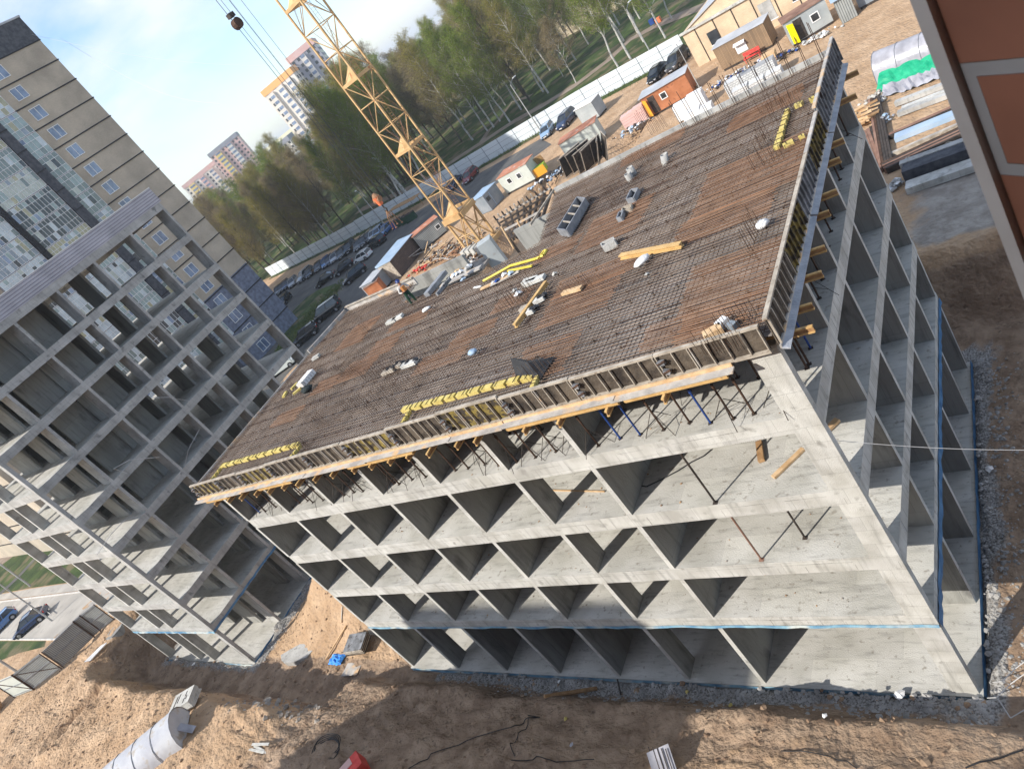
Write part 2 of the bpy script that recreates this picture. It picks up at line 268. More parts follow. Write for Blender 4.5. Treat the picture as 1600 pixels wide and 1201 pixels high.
# ------------------------------------------------------------------ ground
def sst(t): t = max(0., min(1., t)); return t*t*(3-2*t)
def drect(x, y, a, b, c, d): return math.hypot(max(a-x, 0, x-b), max(c-y, 0, y-d))
T1 = at(168, 1062); T2 = at(84, 1158)
def dseg(x, y, a, b):
    dx, dy = b.x-a.x, b.y-a.y; t = max(0, min(1, ((x-a.x)*dx+(y-a.y)*dy)/(dx*dx+dy*dy))); return math.hypot(x-a.x-t*dx, y-a.y-t*dy), t
def hgt(x, y):
    wob = .55*noise(x, y, .33, 3)+.3*noise(x, y, .9, 9)
    d1 = drect(x, y, -31.2, 9, -1.25, 19.3)+wob*.6; d2 = drect(x, y, -63.2, -46.2, -2.7, 23.3)+wob; d3 = drect(x, y, -48, -30, -2.5, .6)+wob
    h = G*min(sst(d1/(2.5 if y < 10 else 1.5)), sst(d2/2.6), sst(d3/3.))
    if -47 < x < -30 and y > -3.:                     # the loose fill between the two frames
        e = min(x+46.6, -30.3-x)
        h = G*sst(e/6.5)*sst((y+.8)/9.)
    if -36 < x < 9 and y < -.6:                       # low bank in front of the near frame
        e = -.75-y+.5*wob; hb_ = 2.0*sst(e/1.7)+1.9*sst((e-1.6)/6); k = sst((x+36)/5); h = h*(1-k)+hb_*k
    con = sst((x+84)/14)*sst((62-y)/10)*sst((40-x)/8)
    k = con*(1 if h < G-.3 or y < 6 else .35)
    h += k*(.34*noise(x, y, .23, 1)+.16*noise(x, y, .8, 5)+.10*noise(x, y, 2.3, 7)+.06*noise(x, y, 5.5, 2)+.03*noise(x, y, 9, 12))
    if y < -3 and h > 3: h += con*.4*noise(x, y, .14, 21)
    dd, t = dseg(x, y, T1, T2)
    if dd < 1.8: h -= .8*sst(1-dd/1.0)*sst(t*5)*sst((1-t)*5); h += .35*sst(1-abs(dd-1.2)/.6)
    if y < -1.5 and -40 < x < -3: h += .075*math.sin((y+.22*x+.8*noise(x, y, .35, 3))*8)*sst((-1.5-y)/1.5)*sst((x+40)/5)*sst((-3-x)/5)*(.5+noise(x, y, .5, 8))*2   # bulldozer ruts
    if -1.2 < x < 9 and -1.3 < y < 18.6: h = min(h, .12)
    if -29.4 < x < .2 and -.2 < y < 16.9 or -62.2 < x < -47.3 and -.5 < y < 21.6: h = min(h, -.35)
    if con <= 0: h = G
    return h if con > 0 else G
def axis(lo, hi, st, flo, fhi):
    a = [lo+i*st for i in range(int((hi-lo)/st)+1)]; k = st; x = lo
    while x > flo: k *= 1.35; x -= k; a.insert(0, x)
    k = st; x = a[-1]
    while x < fhi: k *= 1.35; x += k; a.append(x)
    return a
xs = axis(-84, 12, .23, -3500, 3500); ys = axis(-16, 26, .23, -3500, 3500)
vs = [(x, y, hgt(x, y)) for y in ys for x in xs]; nx = len(xs)
fs = [(j*nx+i, j*nx+i+1, (j+1)*nx+i+1, (j+1)*nx+i) for j in range(len(ys)-1) for i in range(nx-1)]
me = bpy.data.meshes.new('ground'); me.from_pydata(vs, [], fs)
col = me.color_attributes.new('soil', 'FLOAT_COLOR', 'POINT')
buf = []
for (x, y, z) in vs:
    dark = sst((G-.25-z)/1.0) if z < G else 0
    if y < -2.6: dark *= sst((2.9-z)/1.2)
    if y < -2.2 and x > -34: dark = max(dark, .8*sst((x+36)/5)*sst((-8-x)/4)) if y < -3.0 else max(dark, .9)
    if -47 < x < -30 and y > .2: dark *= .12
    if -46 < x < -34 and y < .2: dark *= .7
    gr = 0
    e = drect(x, y, -29.3, .1, -.1, 16.9)
    if y > -2.5: gr = sst(1-(e-.3)/(1.1+1.0*noise(x, y, .5, 31))) if x > -27 else 0
    e2 = drect(x, y, -62, -47.2, -.2, 21.5); gr = max(gr, sst(1-(e2-.4)/1.2)*.8)
    ye = sst((y-17)/6)*sst((60-y)/8)*.0
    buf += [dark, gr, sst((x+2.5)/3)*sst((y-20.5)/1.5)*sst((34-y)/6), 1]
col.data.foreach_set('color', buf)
me.polygons.foreach_set('use_smooth', [True]*len(me.polygons))
m = bpy.data.materials.new('earth'); m.use_nodes = True; n = m.node_tree.nodes; l = m.node_tree.links; b = n['Principled BSDF']; b.inputs['Roughness'].default_value = .95; b.inputs['Specular IOR Level'].default_value = .15
tx = n.new('ShaderNodeTexCoord')
def nz(s, det=10): t = n.new('ShaderNodeTexNoise'); t.inputs['Scale'].default_value = s; t.inputs['Detail'].default_value = det; l.new(tx.outputs['Object'], t.inputs[0]); return t.outputs[0]
def ramp(src, a, b_, lo=.38, hi=.62):
    r = n.new('ShaderNodeValToRGB'); r.color_ramp.elements[0].position = lo; r.color_ramp.elements[1].position = hi; r.color_ramp.elements[0].color = (*a, 1); r.color_ramp.elements[1].color = (*b_, 1); l.new(src, r.inputs[0]); return r.outputs[0]
def mix(f, a, b_, kind_='MIX'):
    x = n.new('ShaderNodeMixRGB'); x.blend_type = kind_
    (l.new(f, x.inputs[0]) if not isinstance(f, float) else setattr(x.inputs[0], 'default_value', f)); l.new(a, x.inputs[1]); l.new(b_, x.inputs[2]); return x.outputs[0]
va = n.new('ShaderNodeVertexColor'); va.layer_name = 'soil'; sc = n.new('ShaderNodeSeparateColor'); l.new(va.outputs[0], sc.inputs[0])
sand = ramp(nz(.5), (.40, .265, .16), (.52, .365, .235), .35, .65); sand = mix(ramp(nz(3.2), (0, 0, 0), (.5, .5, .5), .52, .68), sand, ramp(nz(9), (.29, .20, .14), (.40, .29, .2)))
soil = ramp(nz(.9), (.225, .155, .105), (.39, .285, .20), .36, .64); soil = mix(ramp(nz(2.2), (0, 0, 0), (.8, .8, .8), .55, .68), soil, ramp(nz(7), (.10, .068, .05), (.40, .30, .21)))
grv = ramp(nz(14), (.15, .14, .13), (.40, .39, .37), .40, .60)
grey = ramp(nz(1.3), (.27, .235, .20), (.38, .34, .295))
def fac(ch, s, a=.25):                                # ragged edge of a patch
    mt = n.new('ShaderNodeMath'); mt.operation = 'ADD'; m2 = n.new('ShaderNodeMath'); m2.operation = 'MULTIPLY_ADD'; m2.inputs[1].default_value = 1.1; m2.inputs[2].default_value = -.55
    l.new(nz(s), m2.inputs[0]); l.new(sc.outputs[ch], mt.inputs[0]); l.new(m2.outputs[0], mt.inputs[1])
    r = n.new('ShaderNodeMapRange'); r.inputs[1].default_value = a; r.inputs[2].default_value = a+.35; l.new(mt.outputs[0], r.inputs[0]); return r.outputs[0]
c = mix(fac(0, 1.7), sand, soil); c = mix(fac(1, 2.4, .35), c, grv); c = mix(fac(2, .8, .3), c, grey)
l.new(c, b.inputs['Base Color'])
bp = n.new('ShaderNodeBump'); bp.inputs['Strength'].default_value = 1; bp.inputs['Distance'].default_value = .22; l.new(nz(3.5, 14), bp.inputs['Height']); l.new(bp.outputs[0], b.inputs['Normal'])
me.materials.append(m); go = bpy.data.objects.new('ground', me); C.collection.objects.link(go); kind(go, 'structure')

def sheet(name, pts, dz, m, th=0.0, k='structure'):
    b = MB(); P = [p if isinstance(p, Vector) else at(*p) for p in pts]; b.add([(p.x, p.y, G+dz) for p in P], [tuple(range(len(P)))], m)
    o = b.obj(name); o['kind'] = k; return o
def strip(name, pts, wd, dz, m, h=None):
    P = [p if isinstance(p, Vector) else at(*p) for p in pts]; b = MB(); Lf = []; Rt = []
    for i, p in enumerate(P):
        d = (P[min(i+1, len(P)-1)]-P[max(i-1, 0)]).normalized(); nrm = Vector((-d.y, d.x, 0)); Lf.append(p+nrm*wd/2); Rt.append(p-nrm*wd/2)
    for i in range(len(P)-1):
        if h: b.prism([(q.x, q.y) for q in (Rt[i], Rt[i+1], Lf[i+1], Lf[i])], G-.2, G+h, m)
        else: b.add([(q.x, q.y, G+dz) for q in (Rt[i], Rt[i+1], Lf[i+1], Lf[i])], [(0, 1, 2, 3)], m)
    o = b.obj(name); o['kind'] = 'structure'; return o
V = Vector
FP = [at(425, 432), at(546, 373), at(661, 311), at(755, 258), at(849, 204), at(921, 163), at(1000, 121), at(1074, 82)]
park = [p+V((0, .2, 0)) for p in FP]+[V((30, 78, 0)), V((400, 300, 0)), V((400, 2500, 0)), V((-2500, 2500, 0)), V((-2500, 150, 0)), V((-300, 135, 0))]
sheet('park_grass', park, .02, 'grass')
sheet('asphalt_parking', [(862, 226), (845, 217), (800, 243), (740, 276), (670, 320), (600, 361), (545, 396), (480, 433), (440, 456), (300, 520), (240, 640), (300, 700), (430, 700), (520, 570), (560, 484), (600, 438), (618, 402), (700, 342), (760, 299), (810, 264)], .03, 'asphalt')
sheet('grass_island', [(458, 486), (480, 464), (498, 453), (525, 443), (534, 450), (516, 470), (489, 500), (474, 515), (455, 540), (430, 560), (440, 510)], .05, 'grass')
strip('weed_strip', [p-V((0, .8, 0)) for p in FP], 1.5, .045, 'grass')
sheet('asphalt_road', [(-120, 955), (0, 940), (125, 925), (175, 905), (230, 915), (160, 975), (92, 997), (0, 997), (-120, 997)], .03, 'asphalt_pale')
sheet('pavement', [(-120, 943), (0, 929), (50, 920), (105, 912), (175, 893), (175, 903), (125, 923), (0, 938), (-120, 953)], .10, 'asphalt_pale')
sheet('lawn', [(-160, 740), (60, 770), (200, 855), (176, 892), (105, 910), (50, 918), (0, 927), (-120, 941), (-240, 955)], .02, 'grass')
sheet('verge', [(-120, 1001), (72, 1001), (70, 1010), (30, 1020), (0, 1032), (-120, 1050)], .03, 'grass')
strip('footpath', [(-40, 965), (0, 928), (28, 902), (52, 876), (80, 845)], 1.7, .045, 'asphalt')
strip('playground_strip', [(-60, 905), (10, 872), (50, 842), (75, 820)], 4.2, .04, 'path')
strip('kerb', [(-120, 955), (0, 940), (125, 925), (175, 905)], .16, 0, 'kerb', .12)
strip('kerb', [(-120, 999), (0, 999), (89, 999)], .16, 0, 'kerb', .14)
strip('park_path', [(560, 330), (660, 285), (700, 257), (745, 228), (800, 192), (850, 164), (900, 133), (950, 95), (985, 62), (1030, 38), (1100, 10), (1180, -30)], 3.2, .045, 'path')
strip('park_path', [(750, 225), (764, 204), (778, 190), (800, 160), (830, 150)], 1.6, .05, 'path')

# ------------------------------------------------------------------ loose stones and tufts
def scatter(name, label, n_, area, rmin, rmax, m, dz=0):
    b = MB()
    for _ in range(n_):
        p = area(); r = rmin+(rmax-rmin)*random.random()**3; b.rock((p[0], p[1], hgt(p[0], p[1])+dz), r, m)
    o = b.obj(name); o['kind'] = 'stuff'; o['label'] = label; return o
U = random.uniform
scatter('gravel', 'grey gravel heaped along the foot of the concrete frame', 3800, lambda: (U(-24, .5), -.25-abs(random.gauss(0, .55))) if random.random() < .7 else (.3+abs(random.gauss(0, .8)), U(0, 17)), .025, .12, 'rock_grey')
scatter('gravel', 'grey gravel strip along the foot of the left concrete frame', 900, lambda: (-46.9+abs(random.gauss(0, .45)), U(-.3, 18)), .03, .12, 'rock_grey')
scatter('clods', 'brown earth clods strewn over the dug ground', 3600, lambda: (U(-72, 6), U(-13, 0)), .02, .16, 'rock_brown')
scatter('clods', 'sandy clods on the fill between the two frames', 900, lambda: (U(-46, -30.5), U(-2.5, 12)), .02, .13, 'rock_brown')
scatter('rubble', 'broken concrete rubble on the bank of the dug ground', 260, lambda: (random.gauss(-36, 2.2), random.gauss(-4.6, .5)), .05, .28, 'rock')
b = MB()
for _ in range(2600):
    i = random.randrange(len(FP)-1); t = random.random(); p = FP[i].lerp(FP[i+1], t); x, y = p.x, p.y-abs(random.gauss(.5, .6)); hh = U(.15, .5); a = U(0, 6.28)
    b.add([(x, y, G), (x+.12*math.cos(a), y+.12*math.sin(a), G), (x+U(-.15, .15), y+U(-.15, .15), G+hh)], [(0, 1, 2)], 'grass_tuft')
for _ in range(1800):
    x, y = at(460+U(0, 70), 505-U(0, 50)).xy
    p0, p1 = at(445, 545), at(528, 447); t = random.random(); p = p0.lerp(p1, t)+V((random.gauss(0, 1.8), random.gauss(0, 1.2), 0)); hh = U(.2, .7); a = U(0, 6.28)
    b.add([(p.x, p.y, G), (p.x+.16*math.cos(a), p.y+.16*math.sin(a), G), (p.x+U(-.2, .2), p.y+U(-.2, .2), G+hh)], [(0, 1, 2)], 'grass_tuft')
kind(b.obj('weeds'), 'stuff', 'green weeds along the fence and on the parking island')
# ------------------------------------------------------------------ the near concrete frame
LV = [0, 4.5, 7.5, 10.5, 13.5]; TOPZ = 15.86
XF = [-29.2, -25.3, -21.6, -18.0, -14.45, -10.85, -7.45]; YS = [3.7, 6.7, 10.2, 13.6, 16.69]
B1 = thing('unfinished_building', 'nearest unfinished building, a pale concrete frame of open floors carrying the rusty deck', 'unfinished building')
def frame_slab(z, x0, x1, y0, y1, beam=.62, edge='concrete', ew=.26, base=False):
    b = MB()
    if base:
        b.box(x0-.12, x1+.12, y0-.12, y1+.12, z-.45, z, 'concrete_floor'); return b
    b.box(x0, x1, y0, y1, z-.2, z, 'concrete_floor'); zb = z-beam; zt = z-.2
    b.box(x0, x1, y0, y0+ew, zb, zt, edge); b.box(x0, x1, y1-ew, y1, zb, zt, edge)
    b.box(x0, x0+ew, y0+ew, y1-ew, zb, zt, edge); b.box(x1-ew, x1, y0+ew, y1-ew, zb, zt, edge)
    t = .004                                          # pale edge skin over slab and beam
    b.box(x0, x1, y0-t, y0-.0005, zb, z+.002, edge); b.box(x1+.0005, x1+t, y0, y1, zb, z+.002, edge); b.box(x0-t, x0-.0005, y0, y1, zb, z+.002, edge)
    return b
for i, z in enumerate(LV): frame_slab(z, -29.3, 0, 0, 16.8, base=(i == 0)).obj('floor_slab', B1)
for i, z in enumerate(LV):
    h = (LV[i+1] if i < 4 else TOPZ+.2)-z; top = z+h-.2; lip = z+h-(.62 if i < 4 else .2)
    for k, x in enumerate(XF):
        D = 1.0 if k in (1, 5) else 5.6; b = MB()
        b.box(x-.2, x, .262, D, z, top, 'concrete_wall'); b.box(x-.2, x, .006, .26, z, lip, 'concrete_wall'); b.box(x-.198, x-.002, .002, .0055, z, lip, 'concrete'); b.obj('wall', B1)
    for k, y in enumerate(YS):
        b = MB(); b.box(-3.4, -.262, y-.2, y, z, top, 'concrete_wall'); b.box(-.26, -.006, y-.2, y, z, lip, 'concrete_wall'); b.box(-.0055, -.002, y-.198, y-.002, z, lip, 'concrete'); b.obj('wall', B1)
    b = MB(); b.box(-.8, -.003, .003, .25, z, lip, 'concrete'); b.obj('corner_pier', B1)
    for q in ((-28.8, -12, 8.2, 8.4), (-10.5, -4.6, 9.4, 9.6), (-25.4, -25.2, 8.402, 12.4), (-27, -21, 16.2, 16.4), (-17, -12, 16.2, 16.4)):
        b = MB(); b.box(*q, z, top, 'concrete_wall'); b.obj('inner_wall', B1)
def wavy(b, p, q, h, th, m, n=60, out=(0, -1)):       # uneven strip of film along a wall
    p = V(p); q = V(q)
    P = [p.lerp(q, i/n) for i in range(n+1)]; k = len(b.v)
    vs = []
    for i, a in enumerate(P):
        o1 = th*(.5+.9*random.random()); j = U(-.03, .03); vs += [(a.x+out[0]*o1, a.y+out[1]*o1, a.z+h/2+j), (a.x+out[0]*o1*1.6, a.y+out[1]*o1*1.6, a.z-h/2+j*1.5)]
    b.add(vs, [(2*i, 2*i+2, 2*i+3, 2*i+1) for i in range(n)], m)
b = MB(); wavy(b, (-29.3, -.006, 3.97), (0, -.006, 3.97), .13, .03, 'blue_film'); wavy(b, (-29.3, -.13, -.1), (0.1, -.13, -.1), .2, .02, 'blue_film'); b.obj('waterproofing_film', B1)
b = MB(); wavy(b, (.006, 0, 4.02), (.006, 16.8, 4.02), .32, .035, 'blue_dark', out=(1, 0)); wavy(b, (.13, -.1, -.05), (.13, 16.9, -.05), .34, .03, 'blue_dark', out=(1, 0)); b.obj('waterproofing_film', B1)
b = MB()                                              # joints and pockets cut in the slab edges
for z in LV[1:]:
    x = -28.9
    while x < -.3:
        x += U(.35, 1.0)
        if random.random() < .6: k_ = U(.25, .45); b.box(x, x+U(.006, .012), -.0075, -.0045, z-.6, z-.6+k_, 'steel_dark' if random.random() < .2 else 'concrete_wall')
    for k_ in range(24): x = U(-29, -2); b.box(x, x+U(.4, 2.2), -.0075, -.0045, z-.2, z-.192, 'concrete_wall')
    y = .4
    while y < 16.4: y += U(.4, 1.1); b.box(.0045, .0075, y, y+.018, z-.58, z-.05, 'concrete_wall')
kind(b.obj('edge_joint', B1), 'stuff')

# deck under the reinforcement
DZ = 16.32; NOT = [(-30.25, -.22), (.13, -.22), (.13, 17.25), (-13.9, 17.25), (-13.9, 12.0), (-16.6, 11.2), (-22.8, 11.2), (-22.8, 14.2), (-30.25, 14.2), (-30.25, 10.4)]
NOT = [(-30.25, -.22), (.13, -.22), (.13, 17.25), (-14.2, 17.25), (-12.6, 11.5), (-15.8, 10.9), (-19.5, 11.3), (-22.6, 11.9), (-23.0, 13.9), (-29.8, 14.4), (-30.2, 10.4)]
DK = thing('slab_formwork', 'plywood deck of the slab formwork on top of the nearest frame', 'formwork')
b = MB(); b.prism(NOT, DZ-.03, DZ, 'plywood_deck'); b.obj('plywood_sheet', DK)
def inside(x, y, P=NOT):
    c = False; j = len(P)-1
    for i in range(len(P)):
        if (P[i][1] > y) != (P[j][1] > y) and x < (P[j][0]-P[i][0])*(y-P[i][1])/(P[j][1]-P[i][1])+P[i][0]: c = not c
        j = i
    return c
b = MB()
y = .15
while y < 14: 
    for x0_, x1_ in (((-30.0, -.3),) if y < 10.3 else ((-29.6, -23.4), (-12.2, -.3))): b.box(x0_, x1_, y, y+.08, DZ-.23, DZ-.031, 'timber_brown')
    y += .5 if y < 3 else 1.2
for x in [-.55-1.1*i for i in range(27)]: b.box(x-.04, x+.04, -.2, 10.5, DZ-.43, DZ-.2315, 'beam_yellow')
b.obj('joist_grid', DK)
# edge forms along the front
SP = [-30.2, -27.6, -25.9, -24.0, -21.4, -18.3, -15.4, -12.4, -9.4, -7.2, -4.4, -.3, .1]
SP = [-30.2, -27.7, -25.5, -22.9, -20.0, -17.2, -14.3, -11.5, -8.6, -5.8, -2.95, -.02]
for i in range(len(SP)-1):
    a, c = SP[i]+.015, SP[i+1]-.015; face = 'form_yellow' if i in (0, 2, 5, 7) else 'form_face'; dz = (.0, .0, -.03, .02, .03, 0, .08, .12, .03, .0, .0)[i]
    t = thing('edge_form_panel', '%s ribbed form panel from the left end of the long front edge' % ORD[i], 'form panel', 'form panels along the front edge of the deck')
    b = MB(); b.box(a, c, -.27, -.24, 15.97, 16.67+dz, face); b.obj('panel_face', t)
    b = MB(); b.box(a-.005, c+.005, -.33, -.22, 16.67+dz, 16.74+dz, 'form_rib'); b.box(a, c, -.36, -.271, 15.89, 15.968, 'form_rib'); b.obj('rail', t)
    n_ = max(3, int((c-a)/.44)); b = MB()
    for k in range(n_+1):
        x = a+.02+(c-a-.06)*k/n_+U(-.025, .025)*(0 < k < n_); b.box(x, x+.028, -.36, -.271, 15.97, 16.668+dz, 'form_rib')
        if random.random() < .25: b.box(x+.05, x+.08, -.33, -.271, 15.97, 16.668+dz, 'timber_grey')
    b.obj('rib', t)
    b = MB()
    for zz in (16.15, 16.47): b.obox((a+.12, -.36, zz), (.2, .12, .12), 0, 'steel_grey', ry=U(0, 1)); b.tube((a+.02, -.42, zz), (a+.26, -.4, zz+.05), .035, 'rebar_dark')
    b.obj('clamp', t)
# walkway planks and joist ends on the front
for i, (a, c) in enumerate([(-30.4, -25.6), (-25.7, -20.4), (-20.5, -16.1), (-16.2, -11.4), (-11.5, -8.9), (-8.95, -4.6), (-4.7, -1.0)]):
    b = MB(); b.obox(((a+c)/2, -.62+.02*(i % 2), 15.87+.02*(i % 2)), (c-a, .24, .045), U(-.008, .008), 'timber_grey'); b.obox(((a+c)/2, -.46, 15.92), (c-a-.1, .05, .12), U(-.006, .006), 'timber')
    tag(b.obj('walkway_plank'), '%s weathered plank from the left under the long front edge of the deck' % ORD[i], 'plank', 'planks under the front edge')
for i, (a, c) in enumerate([(-29.3, -27.2), (-24.2, -21.5), (-17.4, -13.4), (-8.8, -4.5), (-4.3, -1.2)]):
    b = MB(); b.obox(((a+c)/2, -.66, 15.78), (c-a, .1, .07), U(-.01, .01), 'beam_yellow'); b.obox(((a+c)/2, -.66, 15.73), (c-a, .04, .06), 0, 'beam_yellow')
    tag(b.obj('timber_girder'), '%s yellow timber girder from the left below the front planks' % ORD[i], 'girder', 'yellow girders below the front planks')
JX = [-28.36, -27.05, -25.86, -24.5, -23.3, -22.17, -21.01, -19.76, -18.53, -17.06, -15.94, -14.81, -13.76, -12.58, -11.17, -10.25, -8.06, -6.67, -4.91, -3.05]
def h20(p, q):
    b = MB(); p = V(p); q = V(q)
    for dz in (.08, -.08): b.beam(p+V((0, 0, dz)), q+V((0, 0, dz)), .085, .045, 'beam_yellow')
    b.beam(p, q, .03, .115, 'timber_brown'); return b
for i, x in enumerate(JX):
    tag(h20((x, -.8-U(0, .12), 15.63), (x+U(-.05, .05), 2.4, 15.63)).obj('formwork_joist'), '%s timber joist end from the left poking out under the front edge' % ORD[i], 'joist', 'joist ends under the front edge')
# side of the deck
SY = [-.3, 2.6, 5.2, 8.0, 10.9, 13.9, 17.2]
for i in range(6):
    a, c = SY[i]+.012, SY[i+1]-.012; face = ('form_face', 'form_yellow', 'form_grey', 'form_yellow', 'form_grey', 'form_grey')[i]; hi = 16.99 if i > 3 else 16.82
    t = thing('edge_form_panel', '%s form panel from the near corner on the short right edge of the deck' % ORD[i], 'form panel', 'form panels along the right edge of the deck')
    b = MB(); b.box(.18, .21, a, c, 16.03, hi, face); b.obj('panel_face', t)
    b = MB(); b.box(.14, .26, a-.006, c+.006, hi, hi+.06, 'timber_grey' if i > 2 else 'form_rib'); b.obj('rail', t)
    b = MB()
    for k in range(8): y = a+.03+(c-a-.08)*k/7; b.box(.211, .28, y, y+.05, 16.04, hi-.02, 'form_rib' if i < 1 else face)
    b.obj('rib', t)
for i, (a, c) in enumerate([(-.35, 5.6), (5.7, 10.9), (11, 16.9)]):
    b = MB(); b.obox((.335, (a+c)/2, 15.93), (.2, c-a, .05), U(-.004, .004), 'plank_blue', ry=.35); b.obox((.24, (a+c)/2, 16.0), (.05, c-a, .1), 0, 'timber_grey')
    tag(b.obj('walkway_plank'), '%s bluish grey plank from the near corner along the right edge' % ORD[i], 'plank', 'planks along the right edge')
for i, q in enumerate([(1264, 515), (1263, 480), (1278, 430), (1283, 390), (1290, 335), (1302, 302), (1307, 252), (1313, 222), (1333, 152), (1336, 115)]):
    p = at(*q, 15.72); tag(h20((p.x+.12, p.y, 15.72), (-2.0, p.y+U(-.05, .05), 15.72)).obj('formwork_joist'), '%s yellow joist from the near corner sticking out beyond the right edge' % ORD[i], 'joist', 'joist ends beyond the right edge')
b = MB()                                              # far and left edge boards
b.box(-14.1, .1, 17.26, 17.38, 16.12, 16.62, 'concrete_grey'); tag(b.obj('edge_board'), 'grey board closing the far long edge of the rusty deck', 'board', 'boards closing the deck edges')
b = MB(); b.obox((-26.4, 14.27, 16.45), (6.9, .09, .5), R(-4.2), 'timber_grey'); b.obox((-26.4, 14.2, 16.73), (6.9, .16, .06), R(-4.2), 'form_rib'); tag(b.obj('edge_board'), 'weathered board edge behind the worker on the far left of the deck', 'board', 'boards closing the deck edges')
b = MB(); b.obox((-30.1, 12.4, 16.42), (.09, 3.9, .45), R(-5), 'timber_grey'); b.obox((-30.3, 5, 16.37), (.05, 10.5, .25), R(0), 'timber_grey'); tag(b.obj('edge_board'), 'thin board along the short left edge of the deck', 'board', 'boards closing the deck edges')

# reinforcement
b = MB(); random.seed(3)
def bar(b, x0, y0, x1, y1, z, r, m):
    n_ = 4; pts = []
    for i in range(n_+1): t = i/n_; pts.append((x0+(x1-x0)*t+U(-.014, .014), y0+(y1-y0)*t+U(-.014, .014), z+U(-.006, .006)))
    b.path(pts, r, m, 4)
def spans(fixed, horiz):
    out = []; on = None; lo, hi = (-30.2, .1) if horiz else (-.2, 17.2); k = lo
    while k <= hi:
        s = inside(k, fixed) if horiz else inside(fixed, k)
        if s and on is None: on = k
        if not s and on is not None: out.append((on, k-.1)); on = None
        k += .1
    if on is not None: out.append((on, hi))
    return out
y = -.12
while y < 17.2:
    for a, c in spans(y, True):
        k = a
        while k < c: e = min(k+U(5, 8), c); bar(b, k, y, e, y+U(-.02, .02), 16.46, .0122, 'rebar' if random.random() < .8 else 'rebar_dark'); k = e-.25 if e < c else c+1
    y += .165
x = -30.1
while x < .1:
    for a, c in spans(x, False): bar(b, x, a, x+U(-.03, .03), c, 16.435, .0122, 'rebar' if random.random() < .6 else 'rebar_dark')
    x += .17
y = -.1
while y < 17.2:
    for a, c in spans(y, True): bar(b, a, y, c, y, 16.36, .010, 'rebar_dark')
    y += .2
kind(b.obj('reinforcement_mat'), 'stuff', 'brown mat of reinforcing bars laid over the whole deck')
b = MB()
ZN = [((1180, 270), 4.2, 3.4), ((1150, 430), 3.2, 2.6), ((1195, 170), 3.0, 1.6), ((1085, 505), 3.2, 1.2), ((960, 350), 3.0, 2.6), ((930, 430), 3.6, 1.3), ((905, 470), 3.2, 2.0), ((850, 560), 2.4, 2.0), ((1130, 340), 3.4, 1.6), ((1140, 490), 3.0, 1.6),
      ((560, 520), 2.6, 2.4), ((600, 540), 2.2, 1.6), ((560, 575), 2.6, 1.6), ((510, 600), 2.0, 1.2), ((690, 560), 3.0, 1.2), ((740, 520), 2.4, 1.0), ((800, 470), 2.0, 1.0), ((450, 650), 2.4, 1.2), ((640, 500), 3, 1.0), ((900, 270), 3.4, 1.6), ((1020, 230), 3.4, 1.2), ((870, 390), 2.4, 1.2)]
for q, lx, ly in ZN:
    c = at(*q, 16.47); y = c.y-ly/2
    while y < c.y+ly/2:
        a = max(-30, c.x-lx/2+U(-.1, .1)); e = min(.05, c.x+lx/2+U(-.1, .1))
        if inside((a+e)/2, y): bar(b, a, y, e, y+U(-.015, .015), 16.485, .0115, 'rebar_orange')
        y += .11
kind(b.obj('extra_reinforcement'), 'stuff', 'orange rusty patches of closer bars lying on the brown mat')
b = MB()
for i in range(-35, 2):
    for j in range(0, 22):
        x, y = i*.85+(.42 if j % 2 else 0), j*.8+.3
        if inside(x, y) and inside(x+.3, y+.3): b.box(x, x+.045, y, y+.045, DZ+.002, DZ+.1, 'steel_dark')
kind(b.obj('bar_spacers'), 'stuff', 'small dark spacers dotted in rows under the brown bars')
CL = [((470, 700), 9, .9, 0), ((500, 665), 8, .9, 0), ((560, 640), 10, 1.0, 0), ((600, 625), 10, 1.0, 1), ((640, 610), 12, 1.0, 1), ((545, 585), 9, .9, 0), ((590, 590), 12, .9, 0), ((625, 575), 9, .9, 1), ((575, 520), 3, 1.0, 0), ((710, 495), 10, .9, 0), ((800, 480), 8, 1.1, 1), ((825, 465), 7, 1.1, 1),
      ((905, 455), 9, .8, 0), ((680, 545), 9, .8, 1), ((1010, 255), 6, 1.0, 0), ((960, 310), 6, .9, 1), ((1030, 200), 6, 1.0, 0), ((1215, 165), 8, 1.0, 0), ((1235, 180), 8, 1.0, 0), ((1190, 225), 8, .9, 1), ((1205, 255), 7, .9, 0), ((1175, 375), 9, 1.0, 1), ((1130, 545), 7, .9, 0), ((1160, 510), 7, .9, 0), ((850, 590), 7, .9, 0), ((1010, 190), 5, 1.0, 0)]
for i, (q, n_, h, d) in enumerate(CL):
    c = at(*q, 16.47); b = MB()
    for k in range(n_):
        for s in (0, .16):
            x, y = (c.x+(k-n_/2)*.17, c.y+s) if d == 0 else (c.x+s, c.y+(k-n_/2)*.2)
            b.tube((x, y, 16.33), (x+U(-.03, .03), y+U(-.03, .03), 16.47+h*U(.5, .8)), .009, 'rebar_dark' if random.random() < .6 else 'rebar', 4)
    tag(b.obj('starter_bars'), 'row of upright rusty starter bars, %s from the left end of the deck' % ORD[i] if i < 20 else 'row of upright rusty starter bars near the right edge, %s from the far corner' % ORD[i-20], 'starter bars', 'rows of starter bars standing out of the deck')
for i in range(11):                                   # tall bars along the far edge near the corner
    b = MB(); x = -.4-i*.62; b.tube((x, 17.1, 16.33), (x+U(-.1, .05), 17.15, 17.87+U(-.15, .2)), .014, 'rebar_dark', 4); b.tube((x+.09, 17.1, 16.33), (x+.08, 17.12, 17.77+U(-.15, .2)), .014, 'rebar_dark', 4)
    tag(b.obj('starter_bars'), 'pair of tall bars on the far edge, %s from the far right corner' % ORD[i], 'starter bars', 'pairs of tall bars along the far edge')
